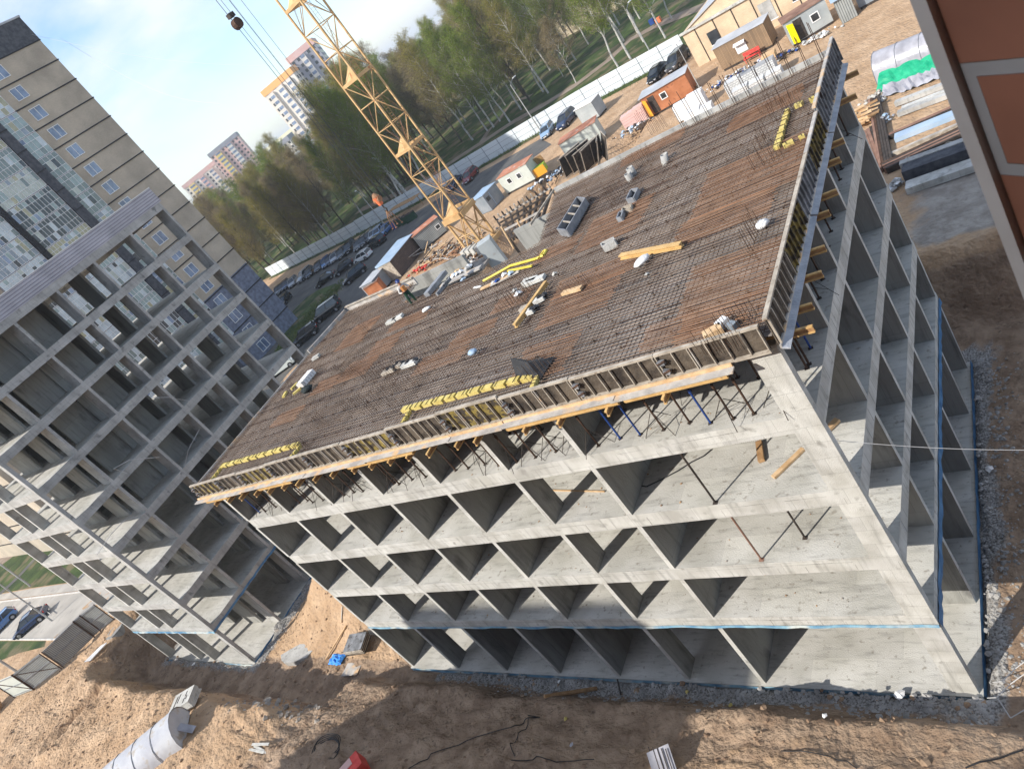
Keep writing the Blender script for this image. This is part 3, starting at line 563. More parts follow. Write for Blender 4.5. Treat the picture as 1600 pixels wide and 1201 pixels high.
random.seed(11)
# yellow foam strips between the bars
def foam(q0, q1, n_, wd, lab, zz=16.53):
    a, c = at(*q0, zz), at(*q1, zz); t = thing('foam_strip', lab, 'foam strip', 'yellow foam strips in the deck')
    for k in range(n_):
        p, q = a.lerp(c, (k+.1)/n_), a.lerp(c, (k+.9)/n_); b = MB(); d = (q-p); L_ = d.length; mid = (p+q)/2
        b.obox((mid.x, mid.y, 16.51), (L_, wd*U(.85, 1.1), .16), math.atan2(d.y, d.x)+U(-.04, .04), 'foam_yellow')
        for s in range(1): r_ = p.lerp(q, U(.2, .8)); nn = V((-d.y, d.x, 0)).normalized()*wd*.7; b.tube(r_+nn+V((0, 0, .08)), r_-nn+V((0, 0, .08)), .012, 'rebar_dark', 4)
        b.obj('foam_block', t)
foam((628, 640), (836, 586), 11, .26, 'long row of yellow foam blocks near the middle of the front edge')
foam((626, 666), (640, 642), 3, .12, 'short dull yellow strip closing the left end of the long foam row')
foam((840, 588), (829, 612), 4, .14, 'short yellow strip beside the black sheet')
foam((345, 728), (468, 693), 10, .2, 'yellow foam row at the left end of the deck')
foam((453, 716), (470, 695), 3, .12, 'short yellow strip at the right end of the leftmost foam row')
foam((330, 750), (345, 731), 3, .1, 'thin yellow strip at the extreme left tip of the deck')
foam((1213, 233), (1231, 171), 7, .2, 'yellow foam row running towards the camera near the far right corner')
foam((1240, 167), (1256, 160), 1, .2, 'yellow foam block between the far foam row and the right edge')
foam((1264, 158), (1274, 152), 1, .2, 'small yellow foam block touching the far end of the right edge')
foam((1222, 230), (1241, 219), 1, .22, 'yellow foam block at the near end of the far right foam row')
foam((1247, 217), (1258, 211), 1, .14, 'dull yellow foam block beside the near end of the far right foam row')

# things lying on the deck
def box_thing(name, q, z, dims, rz, m, label, cat, ry=0, group=None, m2=None):
    c = at(*q, z); b = MB(); b.obox((c.x, c.y, z+dims[2]/2), dims, rz, m, ry=ry)
    o = b.obj(name); return tag(o, label, cat, group)
def linebeam(name, q0, q1, z, wd, h, m, label, cat, group=None):
    a, c = at(*q0, z), at(*q1, z); b = MB()
    if m == 'beam_yellow':
        for dz in (.02, .16): b.beam(a+V((0, 0, dz)), c+V((0, 0, dz)), wd, .04, m)
        b.beam(a+V((0, 0, .09)), c+V((0, 0, .09)), wd*.4, .1, m)
    else: b.beam(a+V((0, 0, h/2)), c+V((0, 0, h/2)), wd, h, m)
    return tag(b.obj(name), label, cat, group)
DT = 16.49
linebeam('timber_girder', (972, 404), (1067, 386), DT, .2, .2, 'beam_yellow', 'bright yellow timber girder lying in the middle of the deck', 'girder')
linebeam('timber_plank', (880, 460), (910, 451), DT+.05, .22, .1, 'timber', 'short fresh plank lying among bars left of the yellow girder', 'plank')
linebeam('timber_girder', (807, 512), (856, 444), DT, .16, .2, 'beam_yellow', 'dull yellow girder lying across pale channel pieces', 'girder')
linebeam('timber_plank', (752, 452), (795, 432), DT, .18, .06, 'timber', 'orange board beside the notch of the deck', 'plank')
linebeam('timber_plank', (768, 445), (812, 423), DT, .3, .05, 'timber_grey', 'pale board beside the notch of the deck', 'plank')
linebeam('timber_plank', (741, 450), (752, 448), DT, .08, .05, 'frame_white', 'short white stick left of the orange board', 'plank')
def bag(name, q, z, r, m, label, cat, sx=1.5, rz=0., sq=.6):
    c = at(*q, z); b = MB(); nn, mm = 10, 6; vs = []
    for j in range(mm+1):
        for i in range(nn):
            a = 6.2832*i/nn; e = -math.pi/2+math.pi*j/mm; k = r*(1+U(-.16, .16)); x, y = k*math.cos(e)*math.cos(a)*sx, k*math.cos(e)*math.sin(a)
            vs.append((c.x+x*math.cos(rz)-y*math.sin(rz), c.y+x*math.sin(rz)+y*math.cos(rz), z+r*sq*.9+k*sq*math.sin(e)))
    b.add(vs, [(j*nn+i, j*nn+(i+1) % nn, (j+1)*nn+(i+1) % nn, (j+1)*nn+i) for j in range(mm) for i in range(nn)], m); return tag(b.obj(name, smooth=True), label, cat)
bag('plastic_bag', (1005, 411), DT, .19, 'white_wrap', 'white crumpled bag below the bright yellow girder', 'bag', 1.7, .9)
bag('plastic_bag', (740, 553), DT, .18, 'roof_blue', 'pale blue crumpled bag alone in the middle of the left half of the deck', 'bag', 1.2)
bag('plastic_bag', (1193, 354), DT, .18, 'white_wrap', 'small white bag near the right edge of the deck', 'bag', 1.2)
bag('plastic_bag', (667, 485), DT, .15, 'white_wrap', 'small white bag next to the worker', 'bag', 1.8, .3)
bag('sack', (483, 611), DT, .3, 'cloth_dark', 'dark sack on the deck by the white foam block', 'sack', 1.2)
def pipe(q, h, r, lab, lean=(0, 0)):
    c = at(*q, 16.37); b = MB(); n_ = 14; ring = lambda rr, z: [(c.x+rr*math.cos(6.2832*i/n_)+lean[0]*(z-16.37), c.y+rr*math.sin(6.2832*i/n_)+lean[1]*(z-16.37), z) for i in range(n_)]
    vs = ring(r, 16.33)+ring(r, 16.37+h)+ring(r*.84, 16.37+h)+ring(r*.84, 16.33)
    b.add(vs, [(k*n_+i, k*n_+(i+1) % n_, (k+1)*n_+(i+1) % n_, (k+1)*n_+i) for k in range(3) for i in range(n_)], 'concrete_grey'); tag(b.obj('pipe_sleeve', smooth=True), lab, 'pipe')
pipe((991, 275), .45, .17, 'round grey sleeve standing open, upper of two beside each other'); pipe((986, 282), .4, .16, 'round grey sleeve leaning, lower of two beside each other', (.2, -.3)); pipe((1040, 256), .4, .17, 'lone round grey sleeve on the far part of the deck', (.3, .1))
def boxout(poly, h, lab, bars=0, m='steel_grey'):       # frame round an opening left in the slab
    P = [at(*q, 16.37) for q in poly]; t = thing('box_out', lab, 'opening form', 'forms round openings in the deck')
    b = MB()
    for i in range(4): a, c = P[i], P[(i+1) % 4]; b.beam(a+V((0, 0, .1+h/2)), c+V((0, 0, .1+h/2)), .05, h+.1, m)
    b.obj('frame', t); b = MB(); b.prism([(p.x, p.y) for p in P], 16.34, 16.505, 'dark_band'); b.obj('opening', t)
    if bars:
        b = MB()
        for k in range(bars): u = (k+1)/(bars+1); b.beam(P[0].lerp(P[1], u)+V((0, 0, .1+h)), P[3].lerp(P[2], u)+V((0, 0, .1+h)), .07, .04, 'form_rib')
        b.obj('cross_bar', t)
boxout([(879, 370), (909, 320), (922, 322), (893, 372)], .3, 'long narrow dark opening with cross bars at the left of the far deck', 3)
boxout([(984, 320), (991, 305), (1002, 303), (995, 318)], .15, 'square opening nearest the two round sleeves')
boxout([(977, 332), (991, 326), (990, 332), (976, 338)], .1, 'slim opening below the square one', m='form_rib')
boxout([(969, 350), (973, 340), (979, 338), (976, 348)], .15, 'small dark opening below the slim one')
boxout([(946, 391), (965, 382), (967, 386), (948, 396)], .2, 'narrow opening left of the yellow girder', m='concrete_grey')
for i, (q0, q1) in enumerate([((819, 443), (840, 437)), ((822, 446), (852, 434)), ((600, 585), (618, 577)), ((615, 575), (630, 571)), ((630, 574), (652, 566)), ((606, 506), (620, 500)), ((615, 502), (630, 494)), ((815, 486), (826, 482)), ((836, 474), (852, 466)), ((826, 490), (836, 486)), ((490, 562), (500, 556))]):
    linebeam('channel_liner', q0, q1, DT, .3, .14, 'form_rib' if i in (2, 3, 7) else 'concrete', ('first', 'second', 'third', 'fourth', 'fifth', 'sixth', 'seventh', 'eighth', 'ninth', 'tenth', 'eleventh')[i]+' pale channel piece on the bars, from the dull yellow girder leftwards', 'channel piece', 'pale channel pieces lying on the bars')
    if i in (2, 3, 4, 8, 9): 
        a, c = at(*q0, DT), at(*q1, DT); b = MB()
        for k in range(2): p = a.lerp(c, .25+.5*k); b.rock((p.x+.12, p.y+.1, DT+.1), .2, 'black_plastic', .6)
        tag(b.obj('lid_pile'), 'black lids beside the %s pale channel piece' % ORD[i], 'lid', 'black lids on the deck')
b = MB(); a, c = at(472, 606, DT), at(491, 583, DT)
for k in range(6): p, q = a.lerp(c, k/6), a.lerp(c, (k+.8)/6); d = q-p; b.obox(((p.x+q.x)/2, (p.y+q.y)/2, DT+.15), (d.length, .5, .3), math.atan2(d.y, d.x), 'white_wrap' if k else 'cloth_white')
tag(b.obj('foam_bundle'), 'white ribbed foam bundle lying at the far left of the deck', 'bundle')
linebeam('timber_lath', (458, 618), (478, 594), DT, .05, .05, 'timber_grey', 'grey lath leaning at the white foam bundle', 'lath')
for q, lab in (((446, 617), 'small bright yellow foam scrap nearest the left edge of the deck'), ((461, 604), 'yellow foam scrap above the grey lath'), ((465, 612), 'greenish yellow foam scrap by the grey lath')): box_thing('foam_scrap', q, DT, (.5, .18, .1), U(0, 3), 'foam_yellow', lab, 'foam scrap')
c = at(842, 580, DT); b = MB(); b.add([(c.x-.9, c.y-.1, DT), (c.x+.3, c.y-.45, DT), (c.x+.5, c.y+.4, DT+.1), (c.x-.5, c.y+.5, DT+.2), (c.x-.2, c.y+.05, DT+.4), (c.x-.95, c.y+.35, DT+.6)], [(0, 1, 4), (1, 2, 4), (2, 3, 4), (3, 0, 4), (0, 4, 5), (3, 5, 4), (0, 5, 3)], 'black_plastic')
tag(b.obj('plastic_sheet'), 'crumpled black plastic sheet heaped at the right end of the long foam row', 'plastic sheet')
b = MB(); c = at(1134, 519, DT); b.obox((c.x-.3, c.y, DT+.1), (.5, .3, .2), .4, 'timber'); b.obox((c.x+.2, c.y+.1, DT+.08), (.2, .25, .16), 1, 'cabin_blue'); b.obox((c.x-.1, c.y+.3, DT+.1), (.3, .25, .2), .9, 'frame_white')
tag(b.obj('carton'), 'open cartons with blue contents near the near corner of the deck', 'carton')
b = MB(); pts = [at(*q, DT+.03) for q in ((755, 439), (775, 428), (798, 415), (820, 409), (838, 404), (849, 399), (854, 391), (850, 392), (842, 404))]; b.path(pts, .06, 'paint_yellow', 6); tag(b.obj('yellow_hose'), 'yellow hose curling along the notch of the deck', 'hose')
linebeam('yellow_bar', (794, 424), (832, 416), DT+.1, .1, .06, 'paint_yellow', 'straight yellow bar beside the yellow hose', 'bar')
b = MB()
for k in range(22): c = at(U(752, 812), U(418, 440), DT); 
for q, r_, m_ in (((778, 441), .16, 'paint_blue'), ((790, 432), .2, 'white_wrap'), ((800, 430), .2, 'roof_blue'), ((772, 443), .13, 'white_wrap'), ((812, 462), .2, 'white_wrap'), ((806, 456), .16, 'concrete_grey'), ((868, 430), .14, 'concrete'), ((1012, 430), .1, 'concrete_grey')): b.rock((*at(*q, DT).xy, DT+r_*.5), r_, m_)
kind(b.obj('site_litter'), 'stuff', 'scraps and rags lying on the deck near its notch')
linebeam('steel_channel', (669, 463), (697, 428), DT, .35, .22, 'steel_grey', 'grey steel channel sticking out over the back edge near the worker', 'channel')
linebeam('steel_channel', (684, 462), (705, 437), DT, .12, .16, 'form_grey', 'thin grey bar beside the steel channel', 'channel')

# props under the deck
def prop_geo(h, tripod, m='rebar_dark'):
    t = thing('steel_prop', 'x', 'prop')
    b = MB(); b.tube((0, 0, 0), (0, 0, h*.62), .034, m, 6); b.tube((0, 0, h*.62), (0, 0, h), .025, 'steel_dark', 6); b.tube((0, 0, h*.6), (0, 0, h*.66), .048, m, 6); b.obj('tube', t)
    b = MB(); b.box(-.07, .07, -.07, .07, .001, .012, 'steel_dark'); b.box(-.12, .12, -.06, .06, h-.012, h, 'steel_dark'); b.obj('end_plate', t)
    if tripod:
        b = MB()
        for a in (.5, 2.6, 4.7):
            f = (.62*math.cos(a), .62*math.sin(a), 0); b.tube(f, (.06*math.cos(a), .06*math.sin(a), .75), .012, 'steel_dark', 4); b.tube((.4*math.cos(a), .4*math.sin(a), .28), (.04*math.cos(a), .04*math.sin(a), .42), .009, 'steel_dark', 4)
        b.obj('tripod', t)
    return t
PH = 15.55-13.5
protos = [prop_geo(PH, False), prop_geo(PH, True), prop_geo(PH, False, 'paint_blue'), prop_geo(PH, True, 'rebar_dark')]; used = [0]*4
def prop(x, y, z, k, lab, grp):
    o = protos[k] if not used[k] else dup(protos[k]); used[k] = 1; o.location = (x, y, z); o.rotation_euler = (0, 0, U(0, 6)); o['label'] = lab; o['group'] = grp
n_ = 0
xx = [-28.6]
while xx[-1] < -1.7: xx.append(xx[-1]+U(.55, .95))
for x in xx:
    if min(abs(x+.1-q) for q in XF) < .22: x += .35
    k = random.choice((0, 1, 1, 0, 3, 2)); prop(x, .42+U(-.08, .2), 13.5, k, 'slim steel prop in the front row under the deck', 'props in the front row under the deck')
for x in xx[::1]:
    if min(abs(x+.6-q) for q in XF) < .3: continue
    prop(x+.5, 2.1+U(-.3, .3), 13.5, random.choice((0, 0, 1)), 'slim steel prop in the second row under the deck', 'props in the second row under the deck')
y = .9
while y < 16.4:
    if min(abs(y-.1-q) for q in YS) > .25: prop(-.42, y, 13.5, random.choice((0, 2, 0, 1)), 'slim steel prop behind the short right edge under the deck', 'props behind the right edge under the deck')
    y += U(.75, 1.1)
for x in xx[::2]: prop(x+.2, 3.6+U(-.3, .3), 13.5, 0, 'slim steel prop in the third row under the deck', 'props in the third row under the deck')
for k in range(7): prop(-1.3-.1*k, 1.2+k*2.1, 13.5, 0, 'slim steel prop set back from the right edge under the deck', 'props set back from the right edge')
def tallprop(q, z, h, lab, m='steel_dark'):
    c = at(*q, z); b = MB(); b.tube((c.x, c.y, z), (c.x, c.y, z+h), .035, m, 6); b.box(c.x-.08, c.x+.08, c.y-.08, c.y+.08, z+.001, z+.015, m); tag(b.obj('steel_prop'), lab, 'prop')
tallprop((1118, 785), 10.5, 2.28, 'lone dark prop on the third open floor from the top'); tallprop((1190, 874), 7.5, 2.28, 'lone reddish prop on the third open floor from the ground', 'roof_brown'); tallprop((1258, 840), 7.5, 2.28, 'lone black prop nearest the corner pier')
linebeam('timber_plank', (1209, 747), (1256, 702), 10.52, .16, .08, 'timber', 'loose fresh plank lying on an open floor beside the corner pier', 'plank')
linebeam('timber_plank', (1187, 692), (1191, 722), 10.52, .2, .12, 'timber_brown', 'brown board standing by the bundle of short bars', 'plank')
linebeam('timber_plank', (852, 766), (945, 768), 10.52, .05, .04, 'timber', 'thin reddish lath lying across an open floor', 'lath')
linebeam('timber_plank', (1293, 673), (1310, 657), 10.55, .2, .1, 'timber', 'plank end seen past the corner pier', 'plank')
b = MB(); c = at(1168, 712, 10.5)
for k in range(14): x = c.x-.5+k*.07; b.tube((x, c.y+.6, 10.55), (x+.05, c.y+.2, 11.5), .012, 'rebar_dark', 4)
tag(b.obj('bar_bundle'), 'bundle of short dark bars beside the brown board on an open floor', 'bar bundle')
b = MB()
P = [at(*q, 10.52) for q in ((990, 728), (988, 745), (993, 757), (1010, 760), (1035, 748), (1060, 735), (1080, 722), (1100, 712), (1112, 702))]; b.path(P, .025, 'black_plastic', 5); tag(b.obj('cable'), 'black cable looping over an open floor', 'cable')
b = MB()
for z in LV[1:]:
    for k in range(60): x, y = U(-28, -.5), abs(random.gauss(.6, 1.2))+.15; b.rock((x, y, z+.01), U(.015, .05), random.choice(('rock', 'rock_brown', 'timber_brown')))
kind(b.obj('site_litter'), 'stuff', 'crumbs and chips on the open floors of the nearest frame')

# ------------------------------------------------------------------ the left concrete frame
B2 = thing('unfinished_building', 'farther grey concrete frame on the left with a corrugated lilac parapet', 'unfinished building')
L2 = [0, 4.5]+[4.5+3*k for k in range(1, 9)]; X0, X1, Y0, Y1 = -62.2, -47.4, -.35, 21.5
CY = [-.3, 3.2, 6.95, 10.55, 14.0, 17.75, 21.4]
for i, z in enumerate(L2): frame_slab(z, X0, X1, Y0, Y1, beam=.55, edge='concrete_grey', ew=.24, base=(i == 0)).obj('floor_slab', B2)
for i, z in enumerate(L2[:-1]):
    h = L2[i+1]-z; top = z+h-.2; lip = z+h-.55
    for k, y in enumerate(CY):
        b = MB(); yy = y if k else y+.12
        if k: b.box(X1-1.35, X1-.242, yy-.11, yy+.1, z, top, 'concrete_grey')
        b.box(X1-.24-(.3 if not k else 0), X1-.005, yy-.11-(.05 if not k else 0), yy+.1, z, lip, 'concrete_grey'); b.obj('column', B2)
        if k in (1, 2, 3, 4) or k == 5 and i < 6: b = MB(); b.box(-52.4, -50.2, yy-.1, yy+.1, z, top, 'concrete_wall'); b.obj('inner_wall', B2)
        if k in (1, 3): b = MB(); b.box(-58.5, -54.6, yy-.1, yy+.1, z, top, 'concrete_wall'); b.obj('inner_wall', B2)
    for x in (-53.75, -56.2, -62.0): b = MB(); b.box(x-.12, x+.12, Y0+.004, Y0+.7, z, lip, 'concrete'); b.obj('column', B2)
    for q in ((-50.6, -50.4, 4.6, 9.8), (-58.6, -58.4, 4, 10)) if i > 3 else ((-52.6, -52.4, 8, 13),): b = MB(); b.box(*q, z, top, 'concrete_wall'); b.obj('core_wall', B2)
    if i > 3:
        b = MB(); b.box(X1-.06, X1-.02, 10.7, 10.75, z+1.0, z+1.05, 'wire_pale')
        y = 10.66
        for y in (11.2, 14.6, 18.4): b.tube((X1-1.3, y, z+.05), (X1-1.3, y+.02, z+2.6), .03, 'frame_white', 4)
        b.obj('guard_post', B2)
b = MB(); z = 28.5; b.box(X1-.12, X1+.03, Y0, Y1+.2, 28.5, 29.72, 'corrugated_lilac'); b.box(X0, X1-.13, Y0-.03, Y0+.12, 28.5, 29.72, 'corrugated_lilac'); b.box(X1-.16, X1+.06, Y0-.05, Y1+.22, 29.722, 29.78, 'frame_white'); b.obj('parapet', B2)
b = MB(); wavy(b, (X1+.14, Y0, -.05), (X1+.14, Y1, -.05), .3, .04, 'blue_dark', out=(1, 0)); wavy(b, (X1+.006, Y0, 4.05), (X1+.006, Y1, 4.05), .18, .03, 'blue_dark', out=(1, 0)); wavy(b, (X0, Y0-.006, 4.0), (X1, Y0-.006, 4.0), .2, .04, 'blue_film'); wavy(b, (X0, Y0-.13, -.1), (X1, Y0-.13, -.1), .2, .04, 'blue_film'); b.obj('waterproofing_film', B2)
b = MB(); b.box(-64.0, -62.3, .1, .25, .4, 3.9, 'blue_dark'); 
for i, (q0, q1, z) in enumerate([((92, 569), (138, 590), 19.55), ((60, 945), (80, 960), 4.55)]): linebeam('lath', q0, q1, z, .08, .06, 'timber_grey', 'loose lath on a middle floor of the left frame' if not i else 'loose lath on the lowest floors of the left frame', 'lath')
for i, (pts, z) in enumerate([([(1105, 950), (1110, 955)], 10), ]): pass
for i, P3 in enumerate(([(-47.3, 4.2, 16.2), (-46.6, 3.6, 17.2), (-46.2, 4.6, 16.9), (-46.0, 6.0, 15.6)], [(-47.3, 2.9, 13.4), (-46.8, 1.5, 14.3), (-46.5, 0.2, 14.4), (-46.9, -1.2, 14.1)], [(-47.3, 11.2, 16.5), (-46.4, 9.9, 17.9), (-46.9, 9.2, 18.7)], [(-47.3, 7.2, 13.5), (-46.6, 8, 14.3), (-46.2, 9.6, 14.8)])):
    b = MB(); b.path([V(p) for p in P3], .02, 'wire_pale', 4); tag(b.obj('cable_end'), '%s pale cable end curling out of the left frame, counted from its middle' % ORD[i], 'cable', 'pale cable ends on the left frame')

# ------------------------------------------------------------------ the tall apartment block
AF = V((-95.81, 57.85, 0)); th = R(181.75); DV = V((math.sin(th), math.cos(th), 0)); NV = V((-DV.y, DV.x, 0))
if NV.dot(V((6.8, -14.6, 0))-AF) < 0: NV = -NV
A = thing('apartment_tower', 'tall brown brick apartment block with dark floor bands and glazed balconies', 'apartment block')
def ab(b, s0, s1, d0, d1, z0, z1, m):                 # s along the facade, d outwards
    P = [AF+DV*s+NV*d for s, d in ((s0, d0), (s0, d1), (s1, d1), (s1, d0))]; b.prism([(p.x, p.y) for p in P], z0, z1, m)
b = MB(); ab(b, 0, 46, -66, 0, 16.2, 55.4, 'apartment_brick'); ab(b, 0.01, 22, -65.9, -.01, G-.5, 16.198, 'granite_blue'); ab(b, 22.01, 46, -65.9, -.01, G-.5, 16.198, 'apartment_brick'); ab(b, -.05, 46.05, -66, .06, 55.42, 58.7, 'granite'); b.obj('wall', A)
b = MB(); ab(b, -.15, 46.15, -66.1, .16, 58.71, 58.95, 'roof_grey'); b.obj('roof', A)
for k in range(17):
    z = 55.42-3.03*k
    if z < G: break
    b = MB(); ab(b, -.08, 46.08, -66.05, .09, z-.13, z+.02, 'dark_band'); b.obj('floor_band', A)
random.seed(5)
for k in range(17):
    z = 55.42-3.03*(k+1)+.85
    if z < G+.3: break
    for s0 in (7.2, 32.5, 36.5, 42.2):
        f = MB(); wd = 1.75; hh = 1.5
        for a_, b_, c_, d_ in ((s0-.08, s0+wd+.08, z-.08, z), (s0-.08, s0+wd+.08, z+hh, z+hh+.08)): ab(f, a_, b_, .01, .09, c_, d_, 'frame_white')
        for a_ in (s0-.08, s0+wd*.5-.04, s0+wd): ab(f, a_, a_+.08, .01, .085, z, z+hh, 'frame_white')
        w_ = f.obj('window', A); g = MB(); ab(g, s0, s0+wd, .012, .03, z, z+hh, 'glass_sky'); g.obj('pane', w_)
# glazed balconies, pier, and again
pal = ['gl1', 'gl1', 'gl1', 'gl2', 'gl3', 'gl3', 'gl4', 'glass_dark', 'gl5', 'gl5', 'gl6', 'glass_sky']
for nm, c in (('gl1', (.26, .33, .32)), ('gl2', (.40, .43, .38)), ('gl3', (.16, .20, .19)), ('gl4', (.34, .32, .20)), ('gl5', (.45, .50, .52)), ('gl6', (.22, .26, .30))): mat(nm, c, tuple(min(1, v*1.3) for v in c), 1.2, .18, spec=.6)
def glazing(s0, s1, d, nc):
    for k in range(15):
        zt = 55.42-3.03*k-.15; zb = zt-2.9
        if zb < G: break
        cols = []
        base = random.choice(pal)
        p = thing_part = MB()
        ab(p, s0, s1, 0, d, zb-.1, zt, 'house_grey'); bal = p.obj('balcony', A)
        g = MB(); cw = (s1-s0)/nc
        for i in range(nc):
            for j in range(3):
                z0 = zb+[0, .95, 2.2][j]; z1 = zb+[.95, 2.2, 2.9][j]; m_ = base if random.random() < .62 else random.choice(pal)
                ab(g, s0+i*cw, s0+(i+1)*cw, d+.002, d+.02, z0, z1, m_)
        g.obj('pane', bal)
        f = MB()
        for i in range(nc+1): ab(f, s0+i*cw-.025, s0+i*cw+.025, d+.021, d+.06, zb, zt, 'frame_white')
        for j in (0, .95, 2.2, 2.88): ab(f, s0, s1, d+.021, d+.055, zb+j-.025, zb+j+.025, 'frame_white')
        f.obj('frame', bal)
glazing(10.6, 13.5, .35, 4)
b = MB(); ab(b, 13.55, 14.9, 0, .8, G, 56, 'granite')
for k in range(17): ab(b, 13.5, 14.95, 0, .86, 55.42-3.03*k-1.5, 55.42-3.03*k-1.38, 'dark_band')
b.obj('pier', A)
glazing(15.0, 21.7, .5, 12)
b = MB(); ab(b, 21.75, 22.5, 0, .9, G, 56, 'dark_band'); b.obj('pier', A)
glazing(22.55, 29.2, .5, 12)

# ------------------------------------------------------------------ the house the photo is taken from
az = R(-45); E0 = V((CAM[0]+.557*math.sin(R(-6.45)), CAM[1]+.557*math.cos(R(-6.45)), 0)); inn = V((math.sin(R(135)), math.cos(R(135)), 0)); lat = V((math.sin(R(45)), math.cos(R(45)), 0))
H = thing('brick_house', 'brown brick wall with grey mortar and a beige corner strip, close at the right side', 'apartment block')
def hb(b, i0, i1, l0, l1, z0, z1, m): b.prism([(p.x, p.y) for p in (E0+inn*i0+lat*l0, E0+inn*i1+lat*l0, E0+inn*i1+lat*l1, E0+inn*i0+lat*l1)], z0, z1, m)
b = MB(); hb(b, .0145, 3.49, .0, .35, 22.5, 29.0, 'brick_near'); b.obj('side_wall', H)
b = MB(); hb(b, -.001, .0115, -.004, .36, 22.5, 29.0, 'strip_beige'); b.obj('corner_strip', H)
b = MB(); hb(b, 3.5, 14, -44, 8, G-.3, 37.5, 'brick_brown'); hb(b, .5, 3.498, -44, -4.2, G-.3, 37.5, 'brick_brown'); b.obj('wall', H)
b = MB(); hb(b, 1.4, 14.2, -44.2, 8.2, 37.52, 37.8, 'roof_grey'); b.obj('roof', H)
H2 = thing('brick_house', 'brown brick block left of the camera whose shadow falls on the dug ground', 'apartment block')
b = MB(); b.box(-47.2, -33, -50, -37, G-.3, 37.6, 'brick_brown'); b.obj('wall', H2)
b = MB(); b.box(-47.4, -32.8, -50.2, -36.8, 37.62, 37.85, 'roof_grey'); b.obj('roof', H2)
# ------------------------------------------------------------------ tower crane
random.seed(21)
CC = V((-48.01, 50.31, 0)); CR = R(84.5); CW = 2.65
def cp(a, b_, z, w_=CW): u, v = a*w_/2, b_*w_/2; return V((CC.x+u*math.cos(CR)-v*math.sin(CR), CC.y+u*math.sin(CR)+v*math.cos(CR), z))
CN = [(-1, -1), (1, -1), (1, 1), (-1, 1)]
cr = thing('tower_crane', 'tall ochre lattice mast of the tower crane', 'crane')
zb, zt = 9.3, 52.
for a, c in CN:
    b = MB(); b.beam(cp(a, c, zb), cp(a, c, zt), .17, .17, 'crane_paint'); b.obj('mast_leg', cr)
    b = MB(); b.beam(cp(a*1.0, c*1.0, G), cp(a, c, zb), .24, .24, 'crane_paint'); b.obj('base_leg', cr)
BH = 2.86; lev = [zb+.35+BH*k for k in range(15)]
for fi in range(4):
    p, q = CN[fi], CN[(fi+1) % 4]; b = MB()
    for k, z in enumerate(lev):
        b.tube(cp(*p, z), cp(*q, z), .05, 'crane_paint', 5)
        if k+1 < len(lev):
            s, e = (p, q) if (k+fi) % 2 else (q, p); b.tube(cp(*s, z), cp(*e, z+BH), .045, 'crane_paint', 5)
            b.tube(cp(*s, z), cp((s[0]+e[0])/2, (s[1]+e[1])/2, z+BH*.98), .028, 'crane_rust', 4)
    b.obj('lattice', cr)
for k, z in enumerate(lev):                           # gusset frames every third bay
    if k % 3 == 0:
        b = MB()
        for fi in range(4): p, q = CN[fi], CN[(fi+1) % 4]; b.beam(cp(*p, z-.15), cp(*q, z-.15), .14, .3, 'crane_paint')
        b.add([cp(-1, -1, z-.3), cp(-1, 1, z-.3), cp(-.2, 0, z+1.2)], [(0, 1, 2)], 'crane_paint'); b.add([cp(-1.02, -1, z), cp(-1.02, -.3, z), cp(-1.02, -1, z+1.5)], [(0, 1, 2)], 'crane_paint')
        b.obj('ring_frame', cr)
b = MB()
for fi in range(4): p, q = CN[fi], CN[(fi+1) % 4]; b.beam(cp(p[0]*1.12, p[1]*1.12, zb-.1), cp(q[0]*1.12, q[1]*1.12, zb-.1), .45, .6, 'crane_paint' if fi in (0, 3) else 'steel_grey')
b.obj('ring_frame', cr)
b = MB()
for fi in range(4):
    p, q = CN[fi], CN[(fi+1) % 4]; b.tube(cp(*p, G+.3), cp(*q, zb-.4), .07, 'crane_paint', 5); b.tube(cp(*q, G+.3), cp(*p, zb-.4), .07, 'crane_paint', 5); b.tube(cp(*p, G+2.6), cp(*q, G+2.6), .06, 'crane_paint', 5)
    m_ = ((p[0]+q[0])/2, (p[1]+q[1])/2); b.tube(cp(*m_, G+2.6), cp(*p, G+.3), .05, 'crane_paint', 5); b.tube(cp(*m_, G+2.6), cp(*q, zb-.4), .05, 'crane_paint', 5)
b.obj('base_brace', cr)
b = MB()
for fi in range(4): p, q = CN[fi], CN[(fi+1) % 4]; b.beam(cp(p[0]*1.3, p[1]*1.3, G+.25), cp(q[0]*1.3, q[1]*1.3, G+.25), .35, .5, 'crane_paint')
b.obj('base_frame', cr)
b = MB()
for k in range(4): c = cp(-1.7+.1*k, -1.2+.7*k, G+.7); b.obox(c, (1.1, .6, 1.3), CR, 'concrete')
b.obj('ballast_block', cr)
b = MB()                                              # ladder inside the mast
for s in (-.2, .2): b.tube(cp(.55, s, zb), cp(.55, s, zt), .025, 'crane_rust', 4)
for k in range(140): z = zb+.3*k; b.tube(cp(.55, -.2, z), cp(.55, .2, z), .015, 'crane_rust', 3, cap=False)
b.obj('ladder', cr)
def polar(azd, dist, z): return V((CAM[0]+dist*math.sin(R(azd)), CAM[1]+dist*math.cos(R(azd)), z))
HK = polar(-44.43, 58, 0)
hk = thing('crane_hook', 'rusty red crane hook block hanging on long cables with chain slings below', 'crane hook')
zh = 26.26-58*.1232; zbk = 26.26+58*.129
b = MB(); b.tube(HK+V((0, 0, zh-.45)), HK+V((0, 0, zh+.25)), .2, 'paint_orange', 10, .3); b.tube(HK+V((0, 0, zh+.25)), HK+V((0, 0, zh+.55)), .3, 'crane_rust', 10, .12); b.tube(HK+V((-.3, 0, zh)), HK+V((.3, 0, zh)), .24, 'crane_rust', 10); b.obj('block', hk)
